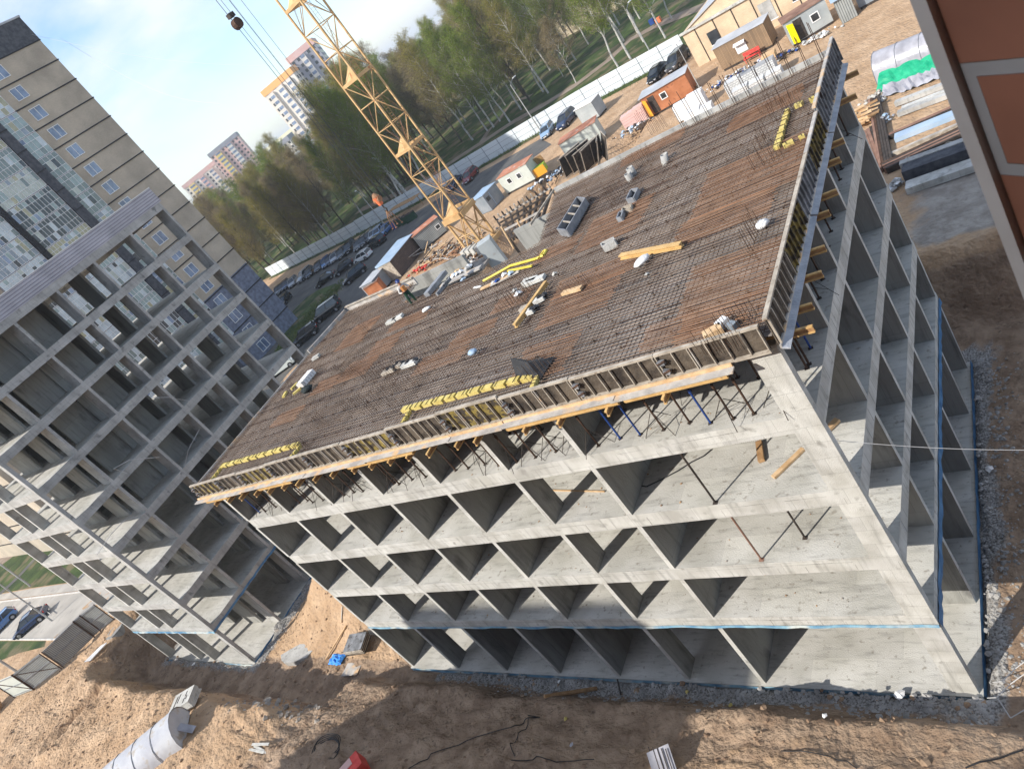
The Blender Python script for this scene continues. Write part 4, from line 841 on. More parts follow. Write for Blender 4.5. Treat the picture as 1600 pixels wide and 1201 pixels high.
b = MB(); pts = [HK+V((.0+.16*math.sin(a), 0, zh-.9+.16*math.cos(a))) for a in [0.6*k for k in range(8)]]; b.path([HK+V((0, 0, zh-.4))]+pts, .05, 'steel_dark', 5); b.obj('hook', hk)
b = MB()
for dx, dy in ((.25, .1), (-.2, .25), (.1, -.3), (-.25, -.15)): b.path([HK+V((0, 0, zh-1.0)), HK+V((dx, dy, zh-1.6)), HK+V((dx*1.6, dy*1.6, zh-2.35))], .035, 'crane_rust', 4); b.rock(HK+V((dx*1.6, dy*1.6, zh-2.4)), .1, 'crane_rust')
b.obj('sling', hk)
b = MB()
for dx, dy in ((.16, 0), (-.16, 0), (0, .16), (0, -.18), (.4, .3), (.34, .42)): b.tube(HK+V((dx, dy, zh+.5)), HK+V((dx*1.3, dy*1.3, 66)), .018, 'cable', 4, cap=False)
b.obj('cable', hk)
b = MB(); b.tube(HK+V((-.22, 0, zbk)), HK+V((.22, 0, zbk)), .36, 'rebar_dark', 12); b.obox(HK+V((0, 0, zbk+.6)), (.35, .5, .3), 0, 'steel_dark'); b.obj('pulley', hk)
for az_, dist, z0, z1, lab in ((-43.3, 60, 12, 70, 'thin vertical cable just left of the crane mast'), (-43.9, 61, 20, 70, 'thin vertical cable between the hook cables and the mast')):
    b = MB(); p = polar(az_, dist, 0); b.tube(p+V((0, 0, z0+14)), p+V((.3, 0, z1)), .02, 'cable', 4); tag(b.obj('cable'), lab, 'cable')

# ------------------------------------------------------------------ fence
fc = thing('site_fence', 'long pale metal fence between the parking and the birch park', 'fence')
tot = [0]
for a, c in zip(FP, FP[1:]): tot.append(tot[-1]+(c-a).length)
def along(s):
    for i in range(len(FP)-1):
        if s <= tot[i+1] or i == len(FP)-2: return FP[i].lerp(FP[i+1], (s-tot[i])/(tot[i+1]-tot[i]))
npn = int(tot[-1]/3.45)
for k in range(npn):
    a, c = along(tot[-1]*k/npn), along(tot[-1]*(k+1)/npn); b = MB(); hh = 2.5+(.12 if 12 < k < 16 else 0)
    b.beam(a+V((0, 0, .1+hh/2)), c+V((0, 0, .1+hh/2)), .04, hh, 'fence_white'); d = (c-a).normalized(); n_ = V((d.y, -d.x, 0))*.045
    for zz in (.85, 1.7): b.beam(a+n_+V((0, 0, .1+zz)), c+n_+V((0, 0, .1+zz)), .025, .035, 'fence_line')
    b.beam(a+n_*1.1+V((0, 0, 0)), a+n_*1.1+V((0, 0, hh+.12)), .07, .05, 'fence_line'); b.obj('fence_panel', fc)

# ------------------------------------------------------------------ cars
def loft(b, st, m, close=True):                       # stations (x, half width bottom, half width top, z0, z1, shoulder)
    k = 10; vs = []
    for (x, wb, wt, z0, z1, sh) in st:
        zs = z0+(z1-z0)*sh
        vs += [(x, -wb*.9, z0), (x, -wb, z0+.08), (x, -wb, zs), (x, -wt, z1-.02), (x, -wt*.6, z1), (x, wt*.6, z1), (x, wt, z1-.02), (x, wb, zs), (x, wb, z0+.08), (x, wb*.9, z0)]
    fs = [(i*k+j, (i+1)*k+j, (i+1)*k+(j+1) % k, i*k+(j+1) % k) for i in range(len(st)-1) for j in range(k)]
    fs += [tuple(range(k)), tuple(range(len(st)*k-1, (len(st)-1)*k-1, -1))]; b.add(vs, fs, m)
def make_car(kd):
    t = thing('parked_car', 'x', 'car'); L_, W_, Hh, hood, cab0, cab1, rf0, rf1, belt = {'sedan': (4.5, .88, 1.45, .78, -1.75, 1.25, -.95, .35, .92), 'hatch': (4.2, .87, 1.5, .82, -2.0, 1.2, -1.65, .35, .95), 'suv': (4.6, .93, 1.68, .98, -2.2, 1.25, -1.95, .45, 1.08), 'van': (4.9, .97, 2.0, 1.15, -2.42, 1.9, -2.3, 1.0, 1.2)}[kd]; f = L_/2
    b = MB(); W = W_
    loft(b, [(-f, W*.8, W*.74, .35, belt*.86, .6), (-f+.15, W*.95, W*.88, .28, belt*.97, .7), (-f+.6, W, W*.92, .25, belt, .75), (cab1-.2, W, W*.92, .25, belt, .75), (cab1+.15, W, W*.9, .25, belt-.04, .75), (f-.55, W*.98, W*.86, .25, hood-.04, .75), (f-.15, W*.92, W*.76, .28, hood-.14, .7), (f, W*.74, W*.64, .35, hood-.26, .6)], 'car_black')
    for x in (-f+.82, f-.85):                         # dark wheel arches
        for s in (-1, 1): b.tube((x, s*(W-.1), .33), (x, s*(W+.012), .33), .40, 'rubber', 14)
    body = b.obj('body', t, smooth=False)
    b = MB(); k = 6
    vs = []
    for (x, wl, z) in ((cab0, W*.88, belt-.03), (rf0, W*.70, Hh-.05), (rf1, W*.70, Hh-.05), (cab1, W*.86, belt-.06)): vs += [(x, -wl, z), (x, wl, z)]
    b.add(vs+[(rf0+.0, -W*.70, Hh-.05), (rf1, -W*.70, Hh-.05)], [(0, 1, 3, 2), (4, 5, 7, 6), (0, 2, 4, 6), (1, 7, 5, 3), (2, 3, 5, 4)], 'glass_dark'); b.obj('windows', t)
    b = MB(); loft(b, [(rf0-.03, W*.66, W*.6, Hh-.07, Hh-.02, .5), (rf0+.15, W*.72, W*.66, Hh-.06, Hh, .5), (rf1-.2, W*.72, W*.66, Hh-.06, Hh, .5), (rf1+.05, W*.66, W*.6, Hh-.08, Hh-.03, .5)], 'car_black')
    for s in (-1, 1):
        for (x0, z0, x1, z1) in ((cab0, belt-.02, rf0, Hh-.05), (cab1, belt-.05, rf1, Hh-.05), ((cab0+cab1)/2-.1, belt-.02, (rf0+rf1)/2-.05, Hh-.05)): b.beam((x0, s*W*.885, z0), (x1, s*W*.71, z1), .07, .05, 'car_black')
    b.obj('roof', t)
    for x in (-f+.82, f-.85):
        for s in (-1, 1):
            b = MB(); b.tube((x, s*(W-.13), .33), (x, s*(W+.02), .33), .325, 'rubber', 16); wv = b.obj('wheel', t); b = MB(); b.tube((x, s*(W+.021), .33), (x, s*(W+.035), .33), .2, 'rim', 10, .17); b.obj('rim', wv)
    for s in (-1, 1):
        b = MB(); b.obox((f-.1, s*W*.66, hood-.27), (.22, .32, .15), s*-.35, 'lamp_clear'); b.obj('headlight', t)
        b = MB(); b.obox((-f+.06, s*W*.72, belt-.2), (.12, .24, .22), s*.3, 'lamp_red'); b.obj('tail_light', t)
        b = MB(); b.obox((cab1-.25, s*(W+.06), belt+.02), (.12, .14, .12), 0, 'car_black'); b.obj('mirror', t)
    b = MB(); b.obox((f-.02, 0, .48), (.06, W*1.0, .2), 0, 'black_plastic'); b.obox((f+.015, 0, .42), (.012, .5, .11), 0, 'frame_white'); b.obj('grille', t)
    return t
CARS = {}
def car(q0, q1, kd, colr, lab, grp='cars parked around the yard', zz=G+.035):   # q0 front, q1 rear
    if kd not in CARS: t = CARS[kd] = make_car(kd); first = True
    else: t = dup(CARS[kd]); first = False
    a, c = at(*q0, zz), at(*q1, zz); m_ = (a+c)/2; t.location = (m_.x, m_.y, zz); d = a-c; t.rotation_euler = (0, 0, math.atan2(d.y, d.x)); t['label'] = lab; t['group'] = grp
    for ch in t.children:
        for i, s in enumerate(ch.material_slots):
            if s.material and s.material in CARP.values(): s.link = 'OBJECT'; s.material = CARP[colr]
    return t
RW = 'cars parked in a row along the pale fence'
row = [((436, 463), (441, 450), 'sedan', 'grey'), ((484, 437), (491, 422), 'hatch', 'black'), ((515, 417), (523, 402), 'sedan', 'navy'), ((568, 387), (576, 373), 'hatch', 'black'), ((584, 377), (592, 363), 'sedan', 'silver'), ((441, 462), (447, 443), 'sedan', 'black'), ((447, 456), (453, 441), 'hatch', 'navy'), ((457, 451), (465, 437), 'hatch', 'silver'), ((470, 443), (489, 424), 'suv', 'silver'), ((497, 428), (506, 411), 'sedan', 'black'), ((509, 421), (517, 406), 'hatch', 'blue'), ((523, 412), (531, 398), 'sedan', 'silver'), ((534, 406), (541, 393), 'hatch', 'grey'), ((546, 397), (554, 384), 'suv', 'black'), ((560, 393), (568, 379), 'sedan', 'grey'), ((577, 380), (585, 366), 'hatch', 'black'), ((591, 373), (600, 360), 'hatch', 'sky'), ((601, 369), (612, 357), 'sedan', 'blue')]
cn = {'black': 'black', 'navy': 'dark blue', 'silver': 'silver', 'grey': 'grey', 'blue': 'blue', 'sky': 'pale blue', 'white': 'white', 'red': 'dark red', 'cream': 'white'}
for i, (a, c, kd, cl) in enumerate(row): car(a, c, kd, cl, '%s car, %s from the left in the long row by the fence' % (cn[cl], ORD[sorted(range(len(row)), key=lambda r_: row[r_][0][0]).index(i)]), RW)
car((499, 449), (523, 431), 'sedan', 'black', 'low black car standing at the edge of the grassy island')
car((528, 432), (552, 413), 'hatch', 'black', 'black hatchback between the white car and the island')
car((543, 446), (572, 422), 'suv', 'black', 'black off-roader in front of the black hatchback')
car((557, 412), (584, 398), 'hatch', 'white', 'white coupe in the middle of the parking')
car((577, 389), (607, 376), 'suv', 'black', 'black car with chrome trim beyond the white coupe')
car((499, 504), (534, 479), 'van', 'black', 'long black people carrier nearest the rusty deck')
car((467, 541), (496, 518), 'suv', 'black', 'dark off-roader seen beside the left concrete frame')
car((462, 565), (428, 589), 'van', 'cream', 'white delivery van seen under a floor of the left frame')
car((444, 478), (452, 467), 'hatch', 'black', 'black car end peeping past the corner of the apartment block')
car((851, 223), (865, 197), 'hatch', 'sky', 'pale blue car by the lamp post at the fence')
car((877, 207), (899, 180), 'suv', 'navy', 'dark blue car next to the pale blue one')
car((1019, 134), (1042, 106), 'sedan', 'black', 'black saloon beside the rust brown cabin')
car((1050, 116), (1073, 88), 'suv', 'grey', 'dark grey car nearest the cream brick building')
car((727, 293), (748, 266), 'hatch', 'red', 'dark red car behind the crane mast')
car((703, 303), (722, 279), 'sedan', 'navy', 'dark blue car half hidden by the crane mast')
car((39, 988), (68, 964), 'sedan', 'navy', 'dark car with open shadow on the pale road at the lower left', 'cars on the pale road')
car((-4, 990), (20, 966), 'hatch', 'blue', 'blue car cut by the left picture edge', 'cars on the pale road')

# ------------------------------------------------------------------ cabins and sheds
def cabin(name, q0, q1, h, dep, wall, roof, label, cat='site cabin', win=(), door=None, side=None, rz=0, over=.12, z0=.25, zg=G, pitch=.0):
    a, c = at(*q0, zg), at(*q1, zg); d = c-a; Ln = d.length; rzv = math.atan2(d.y, d.x); t = thing(name, label, cat, None, (a.x, a.y, zg), rzv)
    b = MB(); b.box(0, Ln, 0, dep, z0, h, wall)
    if z0 > .05: b.box(.1, Ln-.1, .05, .25, .0, z0-.002, 'steel_dark'); b.box(.1, Ln-.1, dep-.25, dep-.05, .0, z0-.002, 'steel_dark')
    b.obj('wall', t)
    b = MB(); b.add([(-over, -over, h+.002), (Ln+over, -over, h+.002), (Ln+over, dep+over, h+.002), (-over, dep+over, h+.002), (-over, -over, h+.07), (Ln+over, -over, h+.07), (Ln+over, dep+over, h+.07+pitch), (-over, dep+over, h+.07+pitch)], [(3, 2, 1, 0), (4, 5, 6, 7), (0, 1, 5, 4), (1, 2, 6, 5), (2, 3, 7, 6), (3, 0, 4, 7)], roof); b.obj('roof', t)
    for (u, z, ww, hh, fr) in win:
        b = MB(); b.box(u-.09, u+ww+.09, -.05, -.004, z-.09, z, fr); b.box(u-.09, u+ww+.09, -.05, -.004, z+hh, z+hh+.09, fr); b.box(u-.09, u, -.05, -.004, z, z+hh, fr); b.box(u+ww, u+ww+.09, -.05, -.004, z, z+hh, fr); f = b.obj('window', t)
        b = MB(); b.box(u, u+ww, -.03, -.005, z, z+hh, 'glass_dark'); b.obj('pane', f)
    if door:
        u, ww, m_, opn = door; b = MB(); b.box(u, u+ww, -.03, -.004, z0+.05, z0+2.0, 'steel_dark' if opn else m_); b.box(u-.07, u, -.05, -.004, z0+.05, z0+2.07, roof if not opn else wall); f = b.obj('doorway', t)
        if opn: b = MB(); b.obox((u-.03+opn*math.cos(2.4)*ww/2, -.05-ww*.36, z0+1.02), (ww, .05, 1.95), 2.35 if opn > 0 else .8, m_); b.obj('door', t)
    return t
cabin('site_cabin', (794, 305), (838, 282), 2.55, 2.4, 'cabin_green', 'roof_rust', 'pale green grey cabin with two small white windows by the crane', win=((1.2, 1.3, .6, .6, 'frame_white'), (2.9, 1.3, .6, .6, 'frame_white')))
cabin('tool_shed', (770, 329), (789, 308), 2.35, 2.6, 'cabin_blue', 'roof_blue', 'blue grey metal shed with double doors left of the pale green cabin', 'shed', win=((.35, 1.35, .45, .35, 'steel_dark'),), door=(1.2, .9, 'cabin_blue', 0), z0=.05, pitch=-.3)
cabin('storage_container', (891, 254), (946, 220), 2.6, 2.45, 'cabin_green', 'roof_rust', 'long pale green container with an orange rusty roof', 'container')
o = cabin('site_cabin', (1017, 186), (1086, 147), 2.55, 2.5, 'cabin_rust', 'roof_grey', 'rust brown cabin with an open orange door', win=((2.2, 1.3, .6, .6, 'frame_white'),), door=(.7, .8, 'door_orange', 1), over=.2)
wc = cabin('wooden_cabin', (1131, 113), (1209, 73), 2.7, 2.5, 'wood_wall', 'roof_grey', 'grey brown plank cabin with a white hooded window', 'wooden cabin', win=((2.5, 1.2, .6, .55, 'frame_white'),), pitch=.0)
b = MB(); b.obox((2.8, -.25, 2.05), (1.25, .5, .06), 0, 'frame_white', rx=.4); b.box(2.2, 3.4, -.06, -.052, 1.0, 1.9, 'frame_white'); b.obj('window_hood', wc)
cabin('site_cabin', (1240, 75), (1304, 36), 2.55, 2.4, 'cabin_grey', 'roof_brown', 'grey cabin with an open bright yellow door', win=((2.4, 1.15, .65, .65, 'frame_white'),), door=(.8, .8, 'door_yellow', 1), over=.15)
cabin('storage_shed', (1317, 39), (1341, 25), 2.3, 2.4, 'corrugated_grey', 'roof_blue', 'corrugated shed with a light blue ribbed roof', 'shed', z0=.05, pitch=.25, over=.25)
cabin('storage_shed', (1344, 17), (1400, -13), 2.4, 2.4, 'cabin_blue', 'roof_grey', 'blue grey shed at the top edge right of the light blue roof', 'shed')
cabin('brick_shed', (629, 432), (661, 391), 2.7, 2.6, 'block_dark', 'roof_blue', 'dark brick shed with a pale end wall under a whitish roof', 'shed', z0=.02, pitch=.2, over=.2)
b = MB(); b.obox((-.06, 1.3, 1.4), (.06, 2.5, 2.5), 0, 'form_rib'); b.obj('end_wall', bpy.data.objects['brick_shed'])
cabin('storage_container', (662, 393), (700, 362), 2.5, 2.5, 'corrugated_grey', 'roof_rust', 'grey panelled container with a white framed window left of the crane', 'container', win=((3.4, 1.2, .6, .5, 'frame_white'),))
cabin('storage_container', (598, 460), (617, 436), 2.3, 2.4, 'cabin_blue', 'roof_grey', 'dark blue grey container at the foot of the road behind the deck', 'container')
cabin('brown_gate_box', (583, 470), (603, 457), 2.0, 1.4, 'cabin_rust', 'roof_brown', 'low brown corrugated box peeping over the far edge of the deck', 'box')
cabin('storage_container', (912, 197), (938, 184), 2.4, 2.4, 'cabin_grey', 'frame_white', 'white topped container behind the orange rusty roof', 'container')
# boxes, pallets, stacks
def stack(name, q, dims, rz, m, lab, cat, grp=None, zg=G, rows=0, m2='frame_white', slats=False):
    c = at(*q, zg); t = thing(name, lab, cat, grp, (c.x, c.y, zg), rz); b = MB(); nz_ = max(1, rows); hh = (dims[2]-.12)/nz_
    for k in range(nz_): b.obox((U(-.03, .03), U(-.03, .03), .12+hh*(k+.5)), (dims[0]-U(0, .05), dims[1]-U(0, .05), hh-.02), U(-.02, .02), m)
    b.obj('load', t); b = MB()
    for k in range(5): b.box(-dims[0]/2, dims[0]/2, -dims[1]/2+dims[1]*k/5, -dims[1]/2+dims[1]*(k+.6)/5, .09, .115, 'timber_grey')
    for k in (-1, 0, 1): b.box(k*dims[0]*.42-.05, k*dims[0]*.42+.05, -dims[1]/2, dims[1]/2, .0, .088, 'timber_grey')
    b.obj('pallet', t); return t
for i, (q, dm) in enumerate([((1156, 152), (1.5, 1.3, 1.9)), ((1181, 141), (1.5, 1.3, 2.0)), ((1208, 126), (1.7, 1.4, 2.0)), ((1166, 158), (1.5, 1.2, 1.5)), ((1192, 147), (1.4, 1.2, 1.5)), ((1219, 133), (1.4, 1.2, 1.5))]):
    stack('block_pallet', q, dm, R(4), 'white_blocks', '%s pallet of white hollow blocks by the far deck edge, back row first' % ORD[i], 'pallet of blocks', 'pallets of white hollow blocks', rows=2)
for i, (q, dm) in enumerate([((1074, 183), (1.7, 1.4, 1.7)), ((1097, 171), (1.7, 1.4, 1.9)), ((1088, 189), (1.8, 1.5, 1.2)), ((1110, 180), (1.2, 1.3, 1.1))]):
    stack('wrapped_pallet', q, dm, R(8), 'white_wrap', '%s bright white wrapped pallet beside the rust brown cabin, from the left' % ORD[i], 'wrapped pallet', 'bright white wrapped pallets')
for i, q in enumerate([(988, 199), (999, 193), (1008, 188)]):
    stack('brick_pallet', q, (1.3, 1.2, 1.7+.1*i), R(10), 'house_pink', '%s tall pallet of pinkish white bricks left of the rust brown cabin' % ORD[i], 'pallet of bricks', 'pallets of pinkish bricks', rows=5)
for i, q in enumerate([(1206, 98)]): stack('crate', q, (1.4, 1.3, 1.0), R(5), 'timber', 'pale yellow slatted crate in front of the plank cabin', 'crate', rows=5)
# red bench
c = at(1178, 93); t = thing('bench', 'red metal bench in front of the plank cabin', 'bench', None, (c.x, c.y, G), R(-4)); 
for nm, bx in (('seat', (-.9, .9, -.25, .2, .42, .48)), ('backrest', (-.9, .9, .22, .28, .62, 1.0))): b = MB(); b.box(*bx, 'paint_red'); b.obj(nm, t)
for s in (-.8, .75):
    b = MB(); b.box(s, s+.05, -.25, -.2, 0, .418, 'paint_red'); b.box(s, s+.05, .285, .33, 0, 1.0, 'paint_red'); b.box(s, s+.05, -.25, .28, .55, .6, 'paint_red'); b.obj('leg', t)
# skip with a green and yellow top, rubbish
c = at(848, 272); t = thing('rubbish_skip', 'small skip painted in green and yellow patches', 'skip', None, (c.x, c.y, G), R(15)); b = MB(); b.box(-.9, .9, -.7, .7, .25, 1.2, 'paint_green'); b.box(-.95, .95, -.75, -.702, .1, 1.25, 'door_orange'); b.obj('container', t); b = MB(); b.obox((0, .95, 1.6), (1.8, .06, 1.1), 0, 'timber_brown', rx=.3); b.obj('lid', t)
def heap(name, q, n_, sx, sy, r0, r1, mats, lab, cat='rubbish heap', zg=G, hi=.5):
    c = at(*q, zg); b = MB()
    for _ in range(n_):
        x, y = random.gauss(0, sx*.45), random.gauss(0, sy*.45); z = hi*math.exp(-(x/sx)**2-(y/sy)**2)*U(.2, 1); b.rock((c.x+x, c.y+y, zg+z), U(r0, r1), random.choice(mats))
    return tag(b.obj(name), lab, cat)
heap('scrap_heap', (870, 272), 90, 3, 1.6, .1, .4, ['black_plastic', 'black_plastic', 'steel_dark', 'roof_blue', 'white_wrap'], 'dark heap of bags and scrap next to the small skip')
heap('scrap_heap', (990, 203), 60, 2.5, 1, .08, .3, ['white_wrap', 'cabin_blue', 'steel_dark', 'roof_blue'], 'whitish rubbish in front of the pinkish brick pallets')
heap('scrap_heap', (1150, 120), 90, 4, 1.0, .06, .26, ['white_wrap', 'paint_blue', 'concrete_grey', 'steel_dark'], 'heap of pale and blue scraps in front of the plank cabin')
heap('scrap_heap', (1222, 92), 40, 1.6, 1, .1, .35, ['black_plastic', 'paint_blue', 'steel_dark', 'concrete_grey'], 'black and blue bags left of the open yellow door')
heap('scrap_heap', (1277, 62), 40, 2.2, .7, .08, .3, ['white_wrap', 'concrete_grey'], 'white rags below the window of the grey cabin')
heap('scrap_heap', (1245, 117), 24, 1.2, .9, .1, .35, ['steel_grey', 'paint_blue', 'steel_dark'], 'bluish scraps behind the tall bars at the far corner')
heap('scrap_heap', (1130, 175), 30, 1.6, .7, .1, .4, ['white_wrap', 'roof_blue', 'steel_dark'], 'silvery sheets and white sacks between the pallet groups')
heap('timber_heap', (700, 395), 260, 7, 2.2, .08, .3, ['timber', 'form_rib', 'crane_rust', 'steel_dark', 'timber_grey'], 'long heap of timber and iron offcuts at the foot of the crane', 'heap', hi=.8)
heap('timber_heap', (738, 405), 160, 3.2, 2.6, .1, .35, ['timber', 'crane_rust', 'steel_dark', 'form_rib', 'white_wrap'], 'brown heap of offcuts right under the crane mast', 'heap', hi=1.0)
heap('scrap_heap', (657, 423), 50, 2.6, .8, .1, .3, ['paint_red', 'paint_red', 'crane_rust'], 'bright red netting lying beside the dark brick shed')
heap('scrap_heap', (597, 476), 10, .8, .5, .2, .4, ['paint_orange'], 'orange scraps beside the brown box behind the deck')
b = MB()
for k in range(70):
    c = at(U(640, 730), 0); c = at(690+random.gauss(0, 26), 400+random.gauss(0, 9)); a_ = U(0, 3.1); b.obox((c.x, c.y, G+U(.1, .9)), (U(1.5, 3.2), .12, .08), a_, random.choice(['timber', 'timber_grey', 'crane_rust', 'steel_dark']), ry=U(-.2, .2))
kind(b.obj('loose_timber'), 'stuff', 'loose boards and bars strewn at the foot of the crane')
# black folded panels leaning behind the deck
for i, (q, a_, m_) in enumerate([((918, 262), .7, 'black_plastic'), ((928, 262), .9, 'form_face'), ((936, 258), 1.1, 'steel_dark'), ((945, 253), 1.9, 'form_face'), ((955, 247), 2.1, 'form_face'), ((905, 268), .9, 'black_plastic')]):
    c = at(*q); t = thing('stacked_form_panel', '%s dark form panel from the left in the leaning stack behind the deck' % ORD[i], 'form panel', 'dark form panels leaning behind the deck', (c.x, c.y, G), a_)
    b = MB(); b.obox((0, 0, 1.5), (3.2, .08, 2.6), 0, m_, rx=.45); b.obj('panel_face', t); b = MB()
    for s in (-1, 1): b.obox((0, s*-.55*1-.06, 1.5+s*1.28), (3.3, .1, .1), 0, 'form_rib', rx=.45)
    for s in (-1, 0, 1): b.obox((s*1.55, -.07, 1.5), (.08, .06, 2.6), 0, 'form_rib', rx=.45)
    b.obj('frame', t)
# open timber grid of the next pour beside the notch
t = thing('open_formwork_grid', 'black open grid of formwork beams beyond the deck notch', 'formwork'); zg_ = 13.4
P = [at(*q, zg_) for q in ((778, 347), (862, 297), (842, 357), (797, 376))]
for u in range(9):
    b = MB(); a, c = P[0].lerp(P[1], u/8), P[3].lerp(P[2], u/8); b.beam(a, c, .12, .2, 'steel_dark'); b.obj('beam', t)
for v in range(6):
    b = MB(); a, c = P[0].lerp(P[3], v/5)+V((0, 0, .17)), P[1].lerp(P[2], v/5)+V((0, 0, .17)); b.beam(a, c, .09, .12, 'timber_grey' if v in (0, 3) else 'steel_dark'); b.obj('beam', t)
for u in (0, .5, 1):
    for e in ((0, 1), (3, 2)): b = MB(); p = P[e[0]].lerp(P[e[1]], u); b.tube((p.x, p.y, G), (p.x, p.y, zg_-.1), .06, 'steel_dark', 6); b.obj('post', t)
b = MB()
for k in range(14): p = P[0].lerp(P[1], k/13); b.obox((p.x, p.y, zg_+.35), (.1, .3, .35), .6, 'form_rib' if k % 2 else 'steel_dark')
b.obj('edge_stub', t)
linebeam('steel_rail', (866, 298), (829, 353), 16.0, .1, .1, 'form_rib', 'thin pale rail at the right side of the open grid', 'rail')
for i, (q, dx) in enumerate((((803, 388), .2), ((826, 380), .3))): c = at(*q, 13.55); b = MB(); b.tube(c, c+V((dx, 0, 1.6)), .07, 'timber', 5); tag(b.obj('timber_post'), '%s timber strut standing in the notch of the deck' % ('left', 'right')[i], 'strut')
b = MB(); c = at(762, 396, 15); b.obox((c.x-.2, c.y+.6, 14.6), (.9, .9, 2.0), .5, 'cabin_grey'); tag(b.obj('concrete_stub'), 'white block standing at the corner of the notch under the crane', 'block')
linebeam('timber_plank', (690, 447), (752, 418), 15.6, .4, .08, 'timber_grey', 'board walkway closing the notch of the deck', 'plank')
heap('scrap_heap', (722, 432), 46, 1.6, .6, .08, .28, ['white_wrap', 'steel_dark', 'roof_blue', 'timber', 'concrete_grey'], 'white and blue rubbish heaped in the notch of the deck', zg=15.0, hi=.4)
b = MB(); c = at(748, 428, 14); b.prism([(c.x-4.5, c.y-1.2), (c.x+1.5, c.y-1.2), (c.x+1.5, c.y+.4), (c.x-4.5, c.y+.4)], 14.55, 14.7, 'plywood_deck'); tag(b.obj('platform'), 'narrow platform under the rubbish in the notch', 'platform')

# storage yard on the right (everything lies along the long direction of the building)
def longbar(name, q0, q1, n_, wd, h, m, lab, cat, grp=None, gap=.02, z=G):
    a, c = at(*q0, z), at(*q1, z); d = (c-a).normalized(); nn = V((-d.y, d.x, 0)); b = MB()
    for k in range(n_):
        o_ = nn*(k-(n_-1)/2)*(wd+gap); e = U(-.15, .15); b.beam(a+o_+d*e+V((0, 0, h/2+.02)), c+o_+d*e+V((0, 0, h/2+.02)), wd, h, m if not isinstance(m, list) else random.choice(m))
    return tag(b.obj(name), lab, cat, grp)
longbar('steel_beam_stack', (1368, 160), (1388, 268), 5, .14, .35, ['roof_brown', 'steel_dark', 'rebar_dark'], 'dark stack of beams lying crosswise beside the frame', 'beam stack')
longbar('timber_stack', (1357, 205), (1380, 268), 5, .2, .2, ['roof_brown', 'timber_grey', 'steel_dark'], 'brown planks lying left of the dark crosswise stack', 'plank stack')
longbar('steel_beam_stack', (1384, 268), (1540, 197), 6, .16, .4, ['rebar_dark', 'roof_brown', 'steel_dark', 'roof_brown'], 'longest dark red brown beam stack in the right storage yard', 'beam stack')
longbar('steel_beam_stack', (1392, 246), (1530, 186), 2, .14, .25, ['timber_grey', 'form_rib'], 'thin grey beams beside the longest red brown stack', 'beam stack')
longbar('steel_beam_stack', (1380, 221), (1520, 160), 3, .14, .25, ['rebar_dark', 'roof_brown', 'steel_dark'], 'narrow rusty beams above the pale blue slab', 'beam stack')
longbar('metal_sheet_stack', (1402, 219), (1530, 168), 1, .75, .3, 'roof_blue', 'pale bluish white long sheet in the storage yard', 'sheet stack')
for i, (q0, q1) in enumerate([((1399, 166), (1500, 128)), ((1412, 174), (1500, 140)), ((1408, 180), (1500, 146))]): longbar('concrete_pile', q0, q1, 1, .45, .3, 'concrete_grey' if i != 1 else 'concrete', '%s long concrete slab from the green sheeting' % ORD[i], 'concrete slab', 'long concrete slabs near the green sheeting')
longbar('concrete_beam', (1413, 283), (1560, 232), 1, 1.0, .8, 'granite', 'dark topped long concrete beam nearest the dug edge', 'concrete beam')
longbar('concrete_beam', (1410, 275), (1555, 224), 1, .45, .85, 'concrete_grey', 'grey long beam lying against the dark topped one', 'concrete beam')
longbar('concrete_beam', (1422, 298), (1570, 247), 1, .9, .4, 'concrete', 'pale concrete slab strip in front of the dark topped beam', 'concrete beam')
for i, q in enumerate(((1426, 265), (1489, 242))):
    c = at(*q); b = MB(); pts = [c+V((.35*math.cos(a), 0, .1+.75*math.sin(a))) for a in [.0, .5, 1, 1.57, 2.1, 2.6, 3.14]]; b.path(pts, .05, 'form_rib', 5); tag(b.obj('lifting_loop'), '%s lifting loop standing on the grey long beam' % ('left', 'right')[i], 'loop')
c = at(1358, 187); t = thing('pallet_heap', 'heap of broken wooden pallets beside the right yard', 'pallets', None, (c.x, c.y, G), 0)
for k in range(30): b = MB(); b.obox((U(-.9, .8), U(-1.2, 1.1), .1+U(0, .7)), (.7, .22, .09), U(-.5, .5), random.choice(['timber', 'timber', 'timber_brown']), ry=U(-.2, .2)); b.obj('board', t)
heap('stone_heap', (1372, 155), 40, .9, .8, .1, .25, ['concrete', 'rock'], 'pale heap of broken blocks above the pallets')
heap('scrap_heap', (1385, 190), 26, .8, .4, .06, .18, ['steel_grey', 'roof_blue'], 'small bluish scraps on the sand of the right yard')
heap('white_bag_heap', (1401, 293), 24, .6, .4, .1, .22, ['white_wrap', 'concrete_grey'], 'white bag and slats at the near corner of the right yard')
